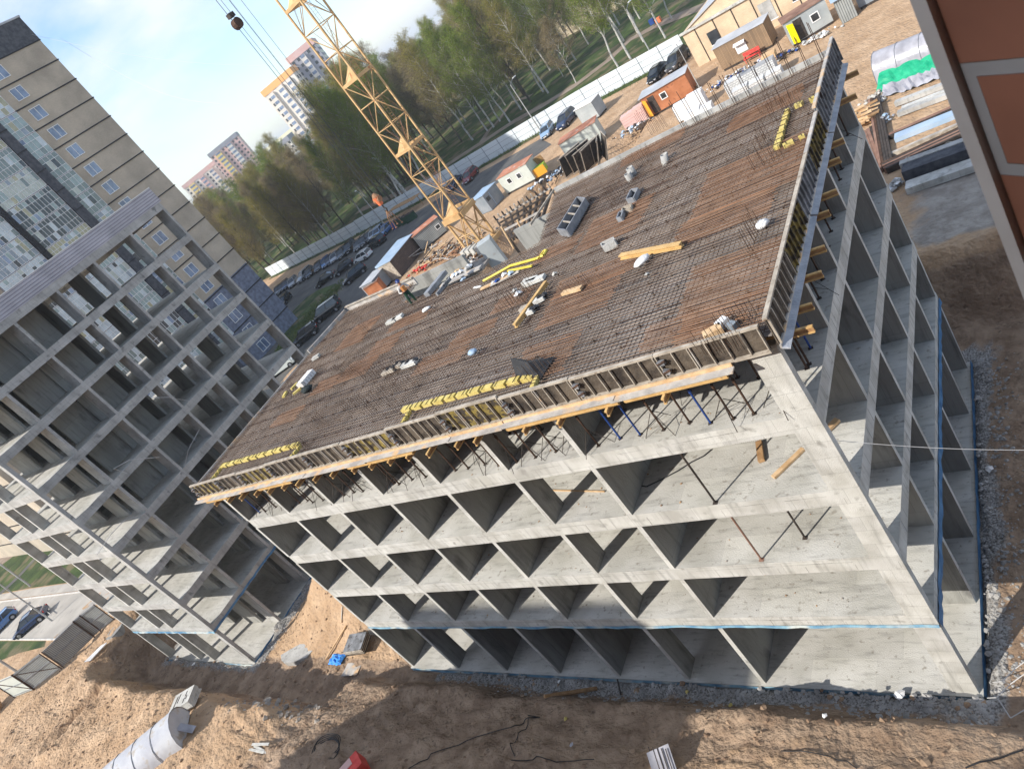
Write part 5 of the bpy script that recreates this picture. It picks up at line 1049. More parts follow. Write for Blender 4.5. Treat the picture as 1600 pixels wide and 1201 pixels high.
# polythene greenhouse with a green tarpaulin
def tunnel(q0, q1, wd, h, lab, seg=4, sheet='polycarbonate', zg=G, hoop='steel_grey', cover=None, end=None):
    a, c = at(*q0, zg), at(*q1, zg); d = c-a; Ln = d.length; t = thing('polytunnel', lab, 'greenhouse', None, (a.x, a.y, zg), math.atan2(d.y, d.x)); n_ = 9; pr = [(wd/2*math.cos(math.pi*k/n_), h*min(1, math.sin(math.pi*k/n_)**.8)) for k in range(n_+1)]
    b = MB(); vs = []; ns = seg*3
    for i in range(ns+1):
        for (y, z) in pr: vs.append((Ln*i/ns, y+U(-.015, .015), z+U(-.015, .015)))
    b.add(vs, [(i*(n_+1)+k, (i+1)*(n_+1)+k, (i+1)*(n_+1)+k+1, i*(n_+1)+k+1) for i in range(ns) for k in range(n_)], sheet); b.obj('cover_sheet', t, smooth=True)
    for i in range(seg+1):
        b = MB(); b.path([V((Ln*i/seg, y*1.012, z*1.012)) for (y, z) in pr], .022, hoop, 4); b.obj('hoop', t)
    if end is not None: b = MB(); x = .03 if end == 0 else Ln-.03; b.add([(x, y*.99, z*.99) for (y, z) in pr], [tuple(range(len(pr)))], sheet); b.obj('end_sheet', t)
    return t
tunnel((1378, 119), (1490, 76), 2.6, 1.9, 'silvery plastic tunnel in the right yard with green sheeting along its foot', 3, 'film_grey', end=0)
b = MB(); a, c = at(1379, 137), at(1500, 96); nn, mm = 22, 6; vs = []
d = (c-a); pd = V((d.y, -d.x, 0)).normalized()
for i in range(nn+1):
    for j in range(mm+1):
        p = a.lerp(c, i/nn)+pd*(j*.3-.35+U(-.08, .08)); vs.append((p.x, p.y, G+max(.03, (1.1-j*.17)*(.92+.08*math.sin(i*.9))+U(-.05, .05))))
b.add(vs, [(i*(mm+1)+j, (i+1)*(mm+1)+j, (i+1)*(mm+1)+j+1, i*(mm+1)+j+1) for i in range(nn) for j in range(mm)], 'tarp_green'); tag(b.obj('green_tarpaulin'), 'creased green tarpaulin thrown along the silvery tunnel', 'tarpaulin')
b = MB(); a, c = at(1385, 146), at(1500, 107); vs = []
for i in range(nn+1):
    for j in range(4):
        p = a.lerp(c, i/nn)+pd*(j*.3+U(-.07, .07)); vs.append((p.x, p.y, G+max(.03, .6-j*.15+U(-.12, .12))))
b.add(vs, [(i*4+j, (i+1)*4+j, (i+1)*4+j+1, i*4+j+1) for i in range(nn) for j in range(3)], 'film_grey'); tag(b.obj('film_sheet'), 'crumpled grey film below the green tarpaulin', 'film')
tunnel((293, 1140), (150, 1260), 3.2, 1.5, 'white translucent plastic tunnel on the sand at the bottom left', 5, 'polycarbonate', end=0)
for i, (q, dm, a_, m_) in enumerate((((283, 1126), (1.3, .9), .7, 'concrete'), ((300, 1143), (1.1, .45), .2, 'film_grey'))):
    c = at(*q); b = MB(); b.obox((c.x, c.y, G+.45), (dm[0], dm[1], .05), a_, m_, ry=.5); tag(b.obj('loose_sheet'), ('large loose panel leaning at the open end of the white tunnel', 'narrow loose strip right of the open tunnel end')[i], 'sheet')
# pale planks on sand etc.
c = at(295, 1098); t = thing('panel_pile', 'pile of white panels with dark gaps on the sand above the white tunnel', 'panel pile', None, (c.x, c.y, G-.05), .5)
for k in range(6): b = MB(); b.obox((U(-.04, .04), U(-.04, .04), .1+.1*k), (1.7, 1.3, .085), U(-.03, .03), 'concrete'); b.obj('panel', t)
b = MB()
for x0, y0, l_ in ((-.5, -.1, .9), (-.3, .1, .7), (.3, .2, .4), (.3, -.3, .4), (.45, -.1, .3)): b.obox((x0, y0, .652), (.07, l_, .012), 0, 'steel_dark')
b.obj('slot', t)
for i, q in enumerate(((393, 1158), (397, 1163), (392, 1166), (400, 1157))): c = at(*q); b = MB(); b.obox((c.x, c.y, hgt(c.x, c.y)+.12+.03*i), (1.6, .14, .05), -.25+.12*i, 'concrete'); tag(b.obj('short_board'), '%s pale short board in the small pile on the sand' % ORD[i], 'board', 'pale short boards on the sand')
c = at(150, 1022); b = MB(); 
for k in range(5): b.obox((c.x+.2*k-.4, c.y+.05*k, G+.12), (1.8, .14, .05), 1.1+.05*k, 'white_wrap')
tag(b.obj('board_pile'), 'white boards lying below the corrugated metal fence', 'board pile')
def hz(q): 
    z = 0.
    for _ in range(12): p = at(*q, z); z = hgt(p.x, p.y)
    return V((p.x, p.y, z))
c = hz((565, 1012)); t = thing('sheet_pile', 'stack of grey form sheets leaning near the left foot of the frame', 'sheet pile', None, tuple(c), .15)
for k in range(7): b = MB(); b.obox((U(-.03, .03), U(-.03, .03), .25+.07*k), (1.7, 1.2, .05), U(-.03, .03), 'form_grey' if k == 6 else ('form_rib' if k % 2 else 'steel_dark'), rx=.12); b.obj('sheet', t)
c = hz((592, 990)); b = MB()
for k in range(5): b.obox((c.x+U(-.1, .1), c.y+.1*k, c.z+.1+.06*k), (1.9, .35, .05), U(-.1, .1), 'form_rib')
tag(b.obj('board_pile'), 'cream boards behind the stack of grey form sheets', 'board pile')
c = hz((552, 1046)); b = MB(); b.obox((c.x, c.y, c.z+.1), (1.5, .9, .05), .1, 'timber_grey'); tag(b.obj('loose_sheet'), 'brown grey board lying flat below the blue tarpaulin', 'sheet')
c = hz((528, 1031)); b = MB(); nn = 9; vs = []
for i in range(nn):
    for j in range(6): vs.append((c.x+(i-4)*.17+U(-.05, .05), c.y+(j-2.5)*.16+U(-.05, .05), c.z+.1+U(0, .22)*(1 if 0 < i < nn-1 and 0 < j < 5 else 0)))
b.add(vs, [(i*6+j, (i+1)*6+j, (i+1)*6+j+1, i*6+j+1) for i in range(nn-1) for j in range(5)], 'tarp_blue'); tag(b.obj('blue_tarpaulin'), 'crumpled bright blue tarpaulin between the two frames', 'tarpaulin')
a, c = hz((511, 1031)), hz((541, 977)); b = MB(); b.beam(a+V((0, 0, .12)), c+V((0, 0, .12)), .12, .08, 'timber'); tag(b.obj('timber_plank'), 'long yellow plank lying on the sand between the frames', 'plank')
a, c = hz((534, 973)), hz((536, 948)); b = MB(); b.beam(a+V((0, 0, .1)), c+V((0, 0, .1)), .07, .05, 'timber_grey'); tag(b.obj('timber_plank'), 'short thin stick above the long yellow plank', 'plank')
c = hz((470, 1022)); b = MB(); b.prism([(c.x+1.9*math.cos(a)*(1.1 if i % 2 else .9), c.y+.75*math.sin(a)+.35*math.cos(a)) for i, a in enumerate([.6*k for k in range(10)])], c.z-.4, c.z+.25, 'concrete_grey'); tag(b.obj('broken_slab'), 'broken slab of old concrete sunk in the sand between the frames', 'slab')
a, c = hz((853, 1090)), hz((934, 1077)); b = MB(); b.tube(a+V((0, 0, .12)), c+V((0, 0, .12)), .1, 'timber_brown', 7); tag(b.obj('log'), 'brown pole lying in the gravel at the foot of the frame', 'pole')
a, c = hz((970, 1085)), hz((972, 1068)); b = MB(); b.tube(a, c+V((0, 0, .4)), .04, 'steel_dark', 5); tag(b.obj('steel_peg'), 'dark peg standing in the gravel at the foot of the frame', 'peg')
for i, (q, m_) in enumerate((((1408, 1088), 'white_wrap'), ((303, 1037), 'frame_white'), ((875, 1066), 'frame_white'), ((1075, 1082), 'foam_yellow'), ((886, 1124), 'foam_yellow'), ((1547, 735), 'white_wrap'), ((1290, 1120), 'white_wrap'), ((895, 1165), 'film_grey'), ((1143, 1103), 'foam_yellow'))):
    c = hz(q); b = MB(); b.rock(c+V((0, 0, .1)), .2 if i in (0, 1, 5) else .1, m_); tag(b.obj('plastic_scrap'), ('white lump at the foot of the frame near its near corner', 'white lump at the near foot of the left frame', 'small white tile in the gravel', 'yellow scrap on the big gravel fan', 'tiny yellow scrap in the brown earth', 'white bag on the gravel beyond the right face', 'white scrap on the lit bank', 'pale film scrap in the shaded earth', 'yellow scrap right of the gravel fan')[i], 'scrap')
# red box, cable coil, hoses in the foreground
c = hz((566, 1204)); t = thing('red_box', 'red metal box with a dark opening at the bottom edge', 'box', None, (c.x, c.y, c.z), -.5)
b = MB(); b.box(-.5, .5, -.7, .4, 0, .7, 'paint_red'); b.obj('body', t); b = MB(); b.box(.502, .52, -.4, .15, .12, .55, 'dark_band'); b.obj('opening', t); b = MB(); b.box(-.46, .0, -.65, .0, .702, .73, 'house_pink'); b.obj('lid', t)
c = hz((515, 1170)); b = MB()
for k in range(5):
    r0 = .75+.09*k; b.path([V((c.x+r0*math.cos(a)+.1*math.sin(3*a+k), c.y+.62*r0*math.sin(a), c.z+.1+.03*k+.05*math.sin(2*a))) for a in [.35*i for i in range(19)]], .025, 'black_plastic', 4)
tag(b.obj('cable_coil'), 'loose coil of black cable left of the red box', 'cable coil')
def hose(pts, r, m, lab, name='hose', cat='hose'):
    b = MB(); P = [hz(q)+V((0, 0, r+.05)) for q in pts]; Q = [P[0]]
    for p, q in zip(P, P[1:]):
        for s in (.25, .5, .75, 1): v = p.lerp(q, s); v.z = hgt(v.x, v.y)+r+.05; Q.append(v)
    b.path(Q, r, m, 5); return tag(b.obj(name, smooth=True), lab, cat)
hose([(640, 1201), (675, 1178), (730, 1158), (800, 1137), (822, 1125), (845, 1121), (826, 1118)], .022, 'black_plastic', 'black hose running from the red box up the bank')
hose([(806, 1182), (808, 1158), (823, 1140), (827, 1122)], .02, 'black_plastic', 'thin dark hose bending down from the end of the black hose')
hose([(800, 1188), (840, 1182), (870, 1191), (930, 1187)], .02, 'black_plastic', 'thin cable lying in the shaded earth right of the hoses', 'cable', 'cable')
hose([(1222, 1174), (1290, 1181), (1325, 1190), (1340, 1201)], .02, 'black_plastic', 'dark hose on the lit bank at the bottom right')
hose([(1510, 1201), (1560, 1187), (1600, 1173)], .025, 'black_plastic', 'dark hose crossing the bottom right corner')
P = [V((0.4, 16*k/10*0-.0, 0)) for k in range(2)]
b = MB(); q0, q1 = at(1305, 688, 12.0), at(1640, 703, 9.0); pts = [q0.lerp(q1, k/20)+V((0, 0, -.12*math.sin(math.pi*k/20))) for k in range(21)]; b.path(pts, .009, 'wire_pale', 4); tag(b.obj('overhead_wire'), 'pale wire stretched from the corner pier to the right edge', 'wire')
for i, (q0, q1, sag) in enumerate([((40, 52), (470, 104), 1.5), ((95, 60), (345, 162), 3)]):
    b = MB()
    def rp_(q, d_): v = fw+rt*((q[0]-800)/FPX)-up*((q[1]-600.5)/FPX); return V(CAM)+v.normalized()*d_
    p, q = rp_(q0, 130), rp_(q1, 90); b.path([p.lerp(q, k/24)+V((0, 0, -sag*math.sin(math.pi*k/24))) for k in range(25)], .018, 'wire_pale', 3); tag(b.obj('overhead_wire'), ('upper', 'lower')[i]+' thin wire crossing the sky from the apartment block', 'wire', None)
c = hz((1040, 1195)); b = MB(); b.obox(c+V((0, 0, .3)), (.9, .9, .04), .5, 'film_grey', rx=.3)
for k in range(5): b.obox(c+V((-.36+.18*k, 0, .34)), (.03, .9, .03), .5, 'steel_dark', rx=.3)
tag(b.obj('grating'), 'grey ribbed grating at the bottom edge', 'grating')
b = MB(); P = [V((.3, -.3, .3)), V((.7, -.6, .9)), V((1.0, .1, .5)), V((1.5, .4, .7)), V((1.6, -.4, .3)), V((.9, -.9, .25)), V((.5, -.1, .2))]; Q = []
for k in range(len(P)-1): Q += [P[k].lerp(P[k+1], s/5) for s in range(5)]
b.path(Q, .018, 'wire_pale', 4); b.path([p+V((.2, .5, .1)) for p in Q[:18]], .018, 'wire_pale', 4); tag(b.obj('wire_tangle'), 'tangle of pale wires at the near foot corner of the frame', 'wire')

# worker on the deck
def human(loc, rz, lab):
    t = thing('person', lab, 'person', None, loc, rz)
    me = bpy.data.meshes.new('body'); J = [(0, 0, .98), (0, 0, 1.15), (.02, 0, 1.38), (.03, 0, 1.50), (.08, .0, 1.60), (.10, 0, 1.72),
        (0, .10, .92), (.05, .13, .50), (.0, .16, .09), (.15, .18, .04), (0, -.10, .92), (.0, -.14, .50), (-.08, -.16, .09), (.08, -.18, .04),
        (.02, .19, 1.42), (.10, .30, 1.18), (.30, .22, 1.20), (.38, .16, 1.22), (.02, -.19, 1.42), (.08, -.32, 1.18), (.28, -.24, 1.16), (.36, -.18, 1.18)]
    E = [(0, 1), (1, 2), (2, 3), (3, 4), (4, 5), (0, 6), (6, 7), (7, 8), (8, 9), (0, 10), (10, 11), (11, 12), (12, 13), (2, 14), (14, 15), (15, 16), (16, 17), (2, 18), (18, 19), (19, 20), (20, 21)]
    rad = [(.16, .12), (.15, .11), (.17, .12), (.06, .06), (.09, .085), (.08, .08), (.095, .095), (.065, .065), (.045, .045), (.04, .035), (.095, .095), (.065, .065), (.045, .045), (.04, .035), (.065, .065), (.05, .05), (.038, .038), (.035, .025), (.065, .065), (.05, .05), (.038, .038), (.035, .025)]
    me.from_pydata(J, E, []); o = bpy.data.objects.new('body', me); C.collection.objects.link(o); o.parent = t
    md = o.modifiers.new('skin', 'SKIN'); sv = me.skin_vertices[0].data
    for i, r_ in enumerate(rad): sv[i].radius = (r_[1], r_[0])
    sv[0].use_root = True; o.modifiers.new('sub', 'SUBSURF').levels = 1; o.modifiers['sub'].render_levels = 2
    dg = bpy.context.evaluated_depsgraph_get(); me2 = bpy.data.meshes.new_from_object(o.evaluated_get(dg)); o.modifiers.clear(); o.data = me2; me2.materials.clear()
    for m_ in ('cloth_green', 'cloth_dark', 'skin', 'cloth_white', 'rubber'): me2.materials.append(MT[m_])
    for p in me2.polygons:
        z = p.center.z; y = abs(p.center.y); p.use_smooth = True
        p.material_index = 4 if z < .13 else 0 if z < 1.0 and y < .26 else (2 if z > 1.49 or (p.center.x > .3 and z > 1.0) else (1 if z < 1.3 and y < .2 else 3))
    for s in (-1, 1):
        b = MB(); bx, by = .38, s*.17
        for k in range(4): b.tube((bx, by+(k-1.5)*.018, 1.2), (bx+.07, by+(k-1.5)*.02, 1.19-.01*k), .009, 'skin', 5)
        b.tube((bx-.02, by-s*.03, 1.2), (bx+.03, by-s*.06, 1.2), .01, 'skin', 5); b.obj('hand', t)
    b = MB(); n_ = 12; vs = []
    for (r_, z) in ((.15, 1.70), (.125, 1.71), (.12, 1.78), (.07, 1.84), (.01, 1.855)): vs += [(.09+r_*1.1*math.cos(6.2832*i/n_), r_*math.sin(6.2832*i/n_), z) for i in range(n_)]
    b.add(vs, [(k*n_+i, k*n_+(i+1) % n_, (k+1)*n_+(i+1) % n_, (k+1)*n_+i) for k in range(4) for i in range(n_)], 'helmet_blue'); b.obj('helmet', t, smooth=True)
    b = MB(); b.box(.17, .205, -.012, .012, 1.62, 1.655, 'skin')
    for s in (-1, 1): b.box(.158, .172, s*.035-.01, s*.035+.01, 1.655, 1.667, 'rubber'); b.box(.07, .1, s*.088-.008, s*.088+.008, 1.61, 1.66, 'skin')
    b.box(.155, .17, -.025, .025, 1.575, 1.582, 'paint_red'); b.obj('face', t)
    b = MB(); b.tube((.015, 0, 1.1), (.02, 0, 1.4), .165, 'cloth_orange', 10, .155); b.obj('vest', t)
    return t
pc = at(653, 479, 16.1); human((pc.x, pc.y, 16.1), R(-30), 'worker in a blue helmet, light shirt and dark green trousers standing on the rusty deck')

# ------------------------------------------------------------------ street furniture, gate, building at the top
def lamp(q, h, ddx, ddy, lab, rr=.11, arm=1.2):
    c = at(*q); t = thing('street_lamp', lab, 'street lamp', None, (c.x, c.y, G), 0)
    b = MB(); b.tube((0, 0, 0), (0, 0, h), rr, 'concrete_grey', 7, rr*.6); b.obj('pole', t); b = MB(); b.tube((0, 0, h), (ddx*arm, ddy*arm, h+.5), .04, 'steel_grey', 5); b.obj('arm', t); b = MB(); b.obox((ddx*(arm+.3), ddy*(arm+.3), h+.5), (.7, .25, .12), math.atan2(ddy, ddx), 'frame_white'); b.obj('lamp_head', t)
lamp((846, 207), 8.5, .3, .9, 'concrete lamp post at the fence by the pale blue car'); lamp((603, 353), 7.6, -.8, .5, 'lamp post at the fence over the row of cars'); lamp((1024, 96), 8, .2, 1, 'slim lamp post behind the fence near the black saloon'); lamp((1108, 165), 6.5, 0, 0, 'thin rusty post beside the rust brown cabin', .05, .1)
lamp((82, 970), 9, -.6, .3, 'dark post in front of the metal fence at the lower left', .1); lamp((28, 1050), 7, .1, .1, 'pale post leaning across the lower left corner', .13, .1); lamp((48, 915), 8, .2, .1, 'grey post on the lawn behind the pale road', .14, .1)
b = MB()
for q, hh in (((920, 165), 1.6), ((912, 160), 1.4)): pass
c = at(1027, 38); b = MB(); b.box(c.x-1, c.x-.2, c.y-.4, c.y+.4, G+.4, G+1.3, 'paint_blue'); b.box(c.x, c.x+.9, c.y-.4, c.y+.4, G+.1, G+.9, 'paint_orange'); tag(b.obj('play_unit'), 'small blue and orange play unit in the park', 'play unit')
# skips and dark bins behind the row of cars
for i, q in enumerate([(627, 352), (634, 349), (641, 346), (648, 342)]): c = at(*q); b = MB(); b.obox((c.x, c.y, G+.65), (1.2, 1.0, 1.25), .5, 'cloth_green'); b.obox((c.x, c.y, G+1.3), (1.25, 1.05, .06), .5, 'steel_dark'); tag(b.obj('rubbish_bin'), '%s dark green bin from the left beside the row of cars' % ORD[i], 'bin', 'dark green bins')
c = at(620, 356); b = MB(); b.obox((c.x, c.y, G+.65), (1.2, 1.0, 1.3), .5, 'paint_blue'); b.obox((c.x, c.y, G+1.33), (1.25, 1.05, .06), .5, 'steel_dark'); tag(b.obj('rubbish_bin'), 'blue bin beside the dark green bins', 'bin')
c0, c1 = at(620, 341), at(662, 320); b = MB(); b.beam(c0+V((0, 0, 1.9)), c1+V((0, 0, 1.9)), 2.2, .08, 'timber_brown')
for p in (c0, c1): b.beam(p, p+V((0, 0, 1.85)), .1, .1, 'timber_brown')
tag(b.obj('bin_shelter'), 'brown roofed shelter over the bins at the fence', 'shelter')
# metal fence and gate, lower left
def mpanel(q0, q1, h, name, t, m='corrugated_grey', brace=False):
    a, c = at(*q0), at(*q1); b = MB(); b.beam(a+V((0, 0, h/2+.1)), c+V((0, 0, h/2+.1)), .04, h, m); d = (c-a).normalized(); n_ = V((d.y, -d.x, 0)); n_ = n_*(.05 if n_.dot(V((CAM[0], CAM[1], 0))-a) > 0 else -.05)
    for zz in (.25, h*.5+.1, h): b.beam(a+n_+V((0, 0, zz)), c+n_+V((0, 0, zz)), .05, .06, 'steel_grey')
    for p in (a, c): b.beam(p+n_, p+n_+V((0, 0, h+.15)), .08, .08, 'rebar_dark')
    if brace: b.beam(a+n_+V((0, 0, .25)), c+n_+V((0, 0, h)), .05, .05, 'rebar_dark')
    b.obj(name, t)
mf = thing('metal_fence', 'corrugated grey metal fence with two gate leaves at the lower left', 'fence')
mpanel((180, 968), (158, 985), 2.3, 'fence_panel', mf); mpanel((158, 985), (148, 994), 2.3, 'fence_panel', mf); mpanel((148, 995), (100, 1042), 2.3, 'fence_panel', mf); mpanel((97, 1044), (55, 1076), 2.3, 'gate_leaf', mf, brace=True); mpanel((54, 1077), (24, 1089), 2.3, 'gate_leaf', mf, 'cabin_green', True)
c = at(-5, 1112); b = MB(); b.tube((c.x-1, c.y, G+.8), (c.x+.6, c.y, G+.8), .85, 'timber_brown', 16); tag(b.obj('round_tank', smooth=False), 'brown round tank at the left edge below the gate', 'tank')
c = at(178, 985); b = MB(); b.tube((c.x, c.y, 2.2), (c.x, c.y, 4.2), .9, 'concrete_grey', 16); tag(b.obj('concrete_ring'), 'concrete well ring on the edge of the dug slope left of the left frame', 'well ring')

# cream brick building at the top right
def hall():
    a, c = at(1092, 105), at(1232, 32); d = (c-a).normalized(); rzv = math.atan2(d.y, d.x); t = thing('brick_hall', 'cream brick hall with dark windows and a round gable window', 'hall', None, (a.x, a.y, G), rzv); Ln = 34
    b = MB(); b.box(0, Ln, 0, 14, 0, 4.3, 'brick_cream'); b.add([(0, .05, 4.3), (Ln, .05, 4.3), (Ln/2, .05, 9.2), (0, .4, 4.3), (Ln, .4, 4.3), (Ln/2, .4, 9.2)], [(0, 1, 2), (5, 4, 3), (0, 2, 5, 3), (1, 4, 5, 2)], 'brick_cream'); b.obj('wall', t)
    b = MB(); b.box(-.2, Ln+.2, -.28, -.002, 4.2, 4.45, 'concrete'); b.obj('ledge', t)
    b = MB()
    for s in (-1, 1): b.add([(Ln/2+s*(Ln/2+.6), -.15, 4.05), (Ln/2, -.15, 9.4), (Ln/2, 14.2, 9.4), (Ln/2+s*(Ln/2+.6), 14.2, 4.05)], [(0, 1, 2, 3)] if s < 0 else [(3, 2, 1, 0)], 'roof_grey')
    b.obj('roof', t)
    for k in range(14):
        b = MB(); b.box(1.55+2.3*k, 1.65+2.3*k, -.06, -.003, .05, 4.15, 'steel_dark'); b.obj('drain_joint', t)
    for k, (u, z, ww, hh) in enumerate([(2.6, 1.5, 1.3, 1.5), (8.9, .9, 1.5, 2.1), (12.4, 1.5, 1.5, 1.5), (17, 1.5, 1.5, 1.5), (22, 1.5, 1.5, 1.5)]):
        f = MB(); f.box(u-.08, u+ww+.08, -.06, -.003, z-.1, z, 'frame_white'); w_ = f.obj('window', t); f = MB(); f.box(u, u+ww, -.04, -.003, z, z+hh, 'glass_dark' if k != 1 else 'concrete_grey'); f.obj('pane', w_)
    n_ = 20; f = MB(); cx, cz = 7.2, 5.75
    ring = [(cx+r_*math.cos(6.2832*i/n_), y, cz+r_*math.sin(6.2832*i/n_)) for r_, y in ((.75, -.08), (.62, -.08), (.62, .04)) for i in range(n_)]
    f.add(ring, [(k*n_+i, k*n_+(i+1) % n_, (k+1)*n_+(i+1) % n_, (k+1)*n_+i) for k in range(2) for i in range(n_)], 'brick_cream'); w_ = f.obj('window', t); f = MB(); f.add([(cx+.62*math.cos(6.2832*i/n_), .03, cz+.62*math.sin(6.2832*i/n_)) for i in range(n_)], [tuple(range(n_))], 'gl5'); f.obj('pane', w_)
hall()
# two older houses in the park
def oldhouse(q0, q1, h, dep, floors, wins, lab, m='house_beige', roof='roof_grey', ln=None):
    a, c = at(*q0), at(*q1); d = (c-a).normalized(); Ln = ln or (c-a).length; t = thing('old_house', lab, 'house', None, (a.x, a.y, G), math.atan2(d.y, d.x))
    b = MB(); b.box(0, Ln, 0, dep, -.3, h, m); b.obj('wall', t); b = MB(); b.add([(-.5, -.5, h), (Ln+.5, -.5, h), (Ln+.5, dep+.5, h), (-.5, dep+.5, h), (-.5, dep/2, h+2.2), (Ln+.5, dep/2, h+2.2)], [(0, 1, 5, 4), (2, 3, 4, 5), (0, 4, 3), (1, 2, 5), (3, 2, 1, 0)], roof); b.obj('roof', t)
    for f in range(floors):
        for k in range(wins):
            u = Ln*(k+.5)/wins-.7; z = 1.3+f*(h-.6)/floors; g = MB(); g.box(u-.1, u+1.5, -.08, -.003, z-.1, z, 'frame_white'); g.box(u+.68, u+.76, -.07, -.035, z, z+1.6, 'frame_white'); w_ = g.obj('window', t); g = MB(); g.box(u, u+1.4, -.034, -.003, z, z+1.6, 'glass_dark'); g.obj('pane', w_)
            g = MB(); g.box(-.034, -.003, 1+3.5*(k % 3), 2.3+3.5*(k % 3), z, z+1.5, 'glass_dark') if k < 3 else None
            if g.v: g.obj('window', t)
oldhouse((703, 164), (799, 112), 9.5, 12, 3, 8, 'beige old house behind the birches nearest the crane', ln=44)
oldhouse((829, 88), (985, 5), 10, 13, 3, 8, 'beige brick old house behind the birches at the top', ln=44)

# far blocks
def block(azc, dist, wd, dep, h, rot, m, lab, cols, top='house_orange', zb_=G, ntop=3):
    p = polar(azc, dist, zb_); t = thing('far_apartment_block', lab, 'apartment block', None, tuple(p), R(rot)); b = MB(); b.box(-wd/2, wd/2, -dep/2, dep/2, 0, h-ntop, m); b.obj('wall', t); b = MB(); b.box(-wd/2-.3, wd/2+.3, -dep/2-.3, dep/2+.3, h-ntop+.01, h, top); b.obj('top_floor', t)
    for k, (u, ww, m_) in enumerate(cols): b = MB(); b.box(u, u+ww, -dep/2-1.2, -dep/2-.01, 2, h-ntop-.5, m_); b.obj('bay', t)
    nf = int(h/3)
    for f in range(nf-1):
        g = MB(); x = -wd/2+1
        while x < wd/2-1.5:
            if not any(u-1 < x < u+ww for u, ww, _ in cols): g.box(x, x+1.5, -dep/2-.06, -dep/2-.01, 3*f+1.2, 3*f+2.7, 'glass_dark')
            x += 3.2
        for y in [(-dep/2+1.5+3.2*i) for i in range(int(dep/3.2))]: g.box(-wd/2-.06, -wd/2-.01, y, y+1.4, 3*f+1.2, 3*f+2.7, 'glass_dark'); g.box(wd/2+.01, wd/2+.06, y, y+1.4, 3*f+1.2, 3*f+2.7, 'glass_dark')
        g.obj('window_row', t)
        g = MB()
        for (u, ww, m_) in cols: g.box(u+.3, u+ww-.3, -dep/2-1.26, -dep/2-1.205, 3*f+1.3, 3*f+2.7, 'glass_sky')
        if g.v: g.obj('balcony_row', t)
block(-44.3, 420, 20, 20, 46.5, 22, 'house_white', 'white tower with orange top floors and balcony bays beside the crane', ((-7.5, 3, 'house_white'), (-1.8, 3.5, 'house_white'), (4.2, 3, 'house_white')))
block(-42.1, 424, 16, 20, 51, 36, 'house_grey', 'grey shaded wing of the white tower', ((-2, 3, 'house_white'),), top='house_pink')  # the wing's shade is put into its grey wall colour
block(-50.4, 620, 26, 18, 48, 44, 'house_pink', 'pink and yellow far block, right one above the left forest', ((-9, 5, 'house_yellow'), (2, 4, 'house_white')), top='house_grey')
block(-52.8, 640, 34, 18, 43, 44, 'house_white', 'pink and white far block, left one above the left forest', ((-13, 5, 'house_yellow'), (-3, 4, 'house_pink'), (6, 4, 'house_white')), top='house_pink')
block(-47.6, 520, 22, 14, 24, 30, 'house_white', 'low pale far block left of the white tower', (), top='house_grey')
for i in range(7): block(-30-3.5*i*.0-i*2.6, 330+30*(i % 3), 30, 14, 16+3*(i % 2), 30, ('house_white', 'house_pink')[i % 2], '%s pale house glimpsed between the birches from the right' % ORD[i], (), top='roof_grey', ntop=1)

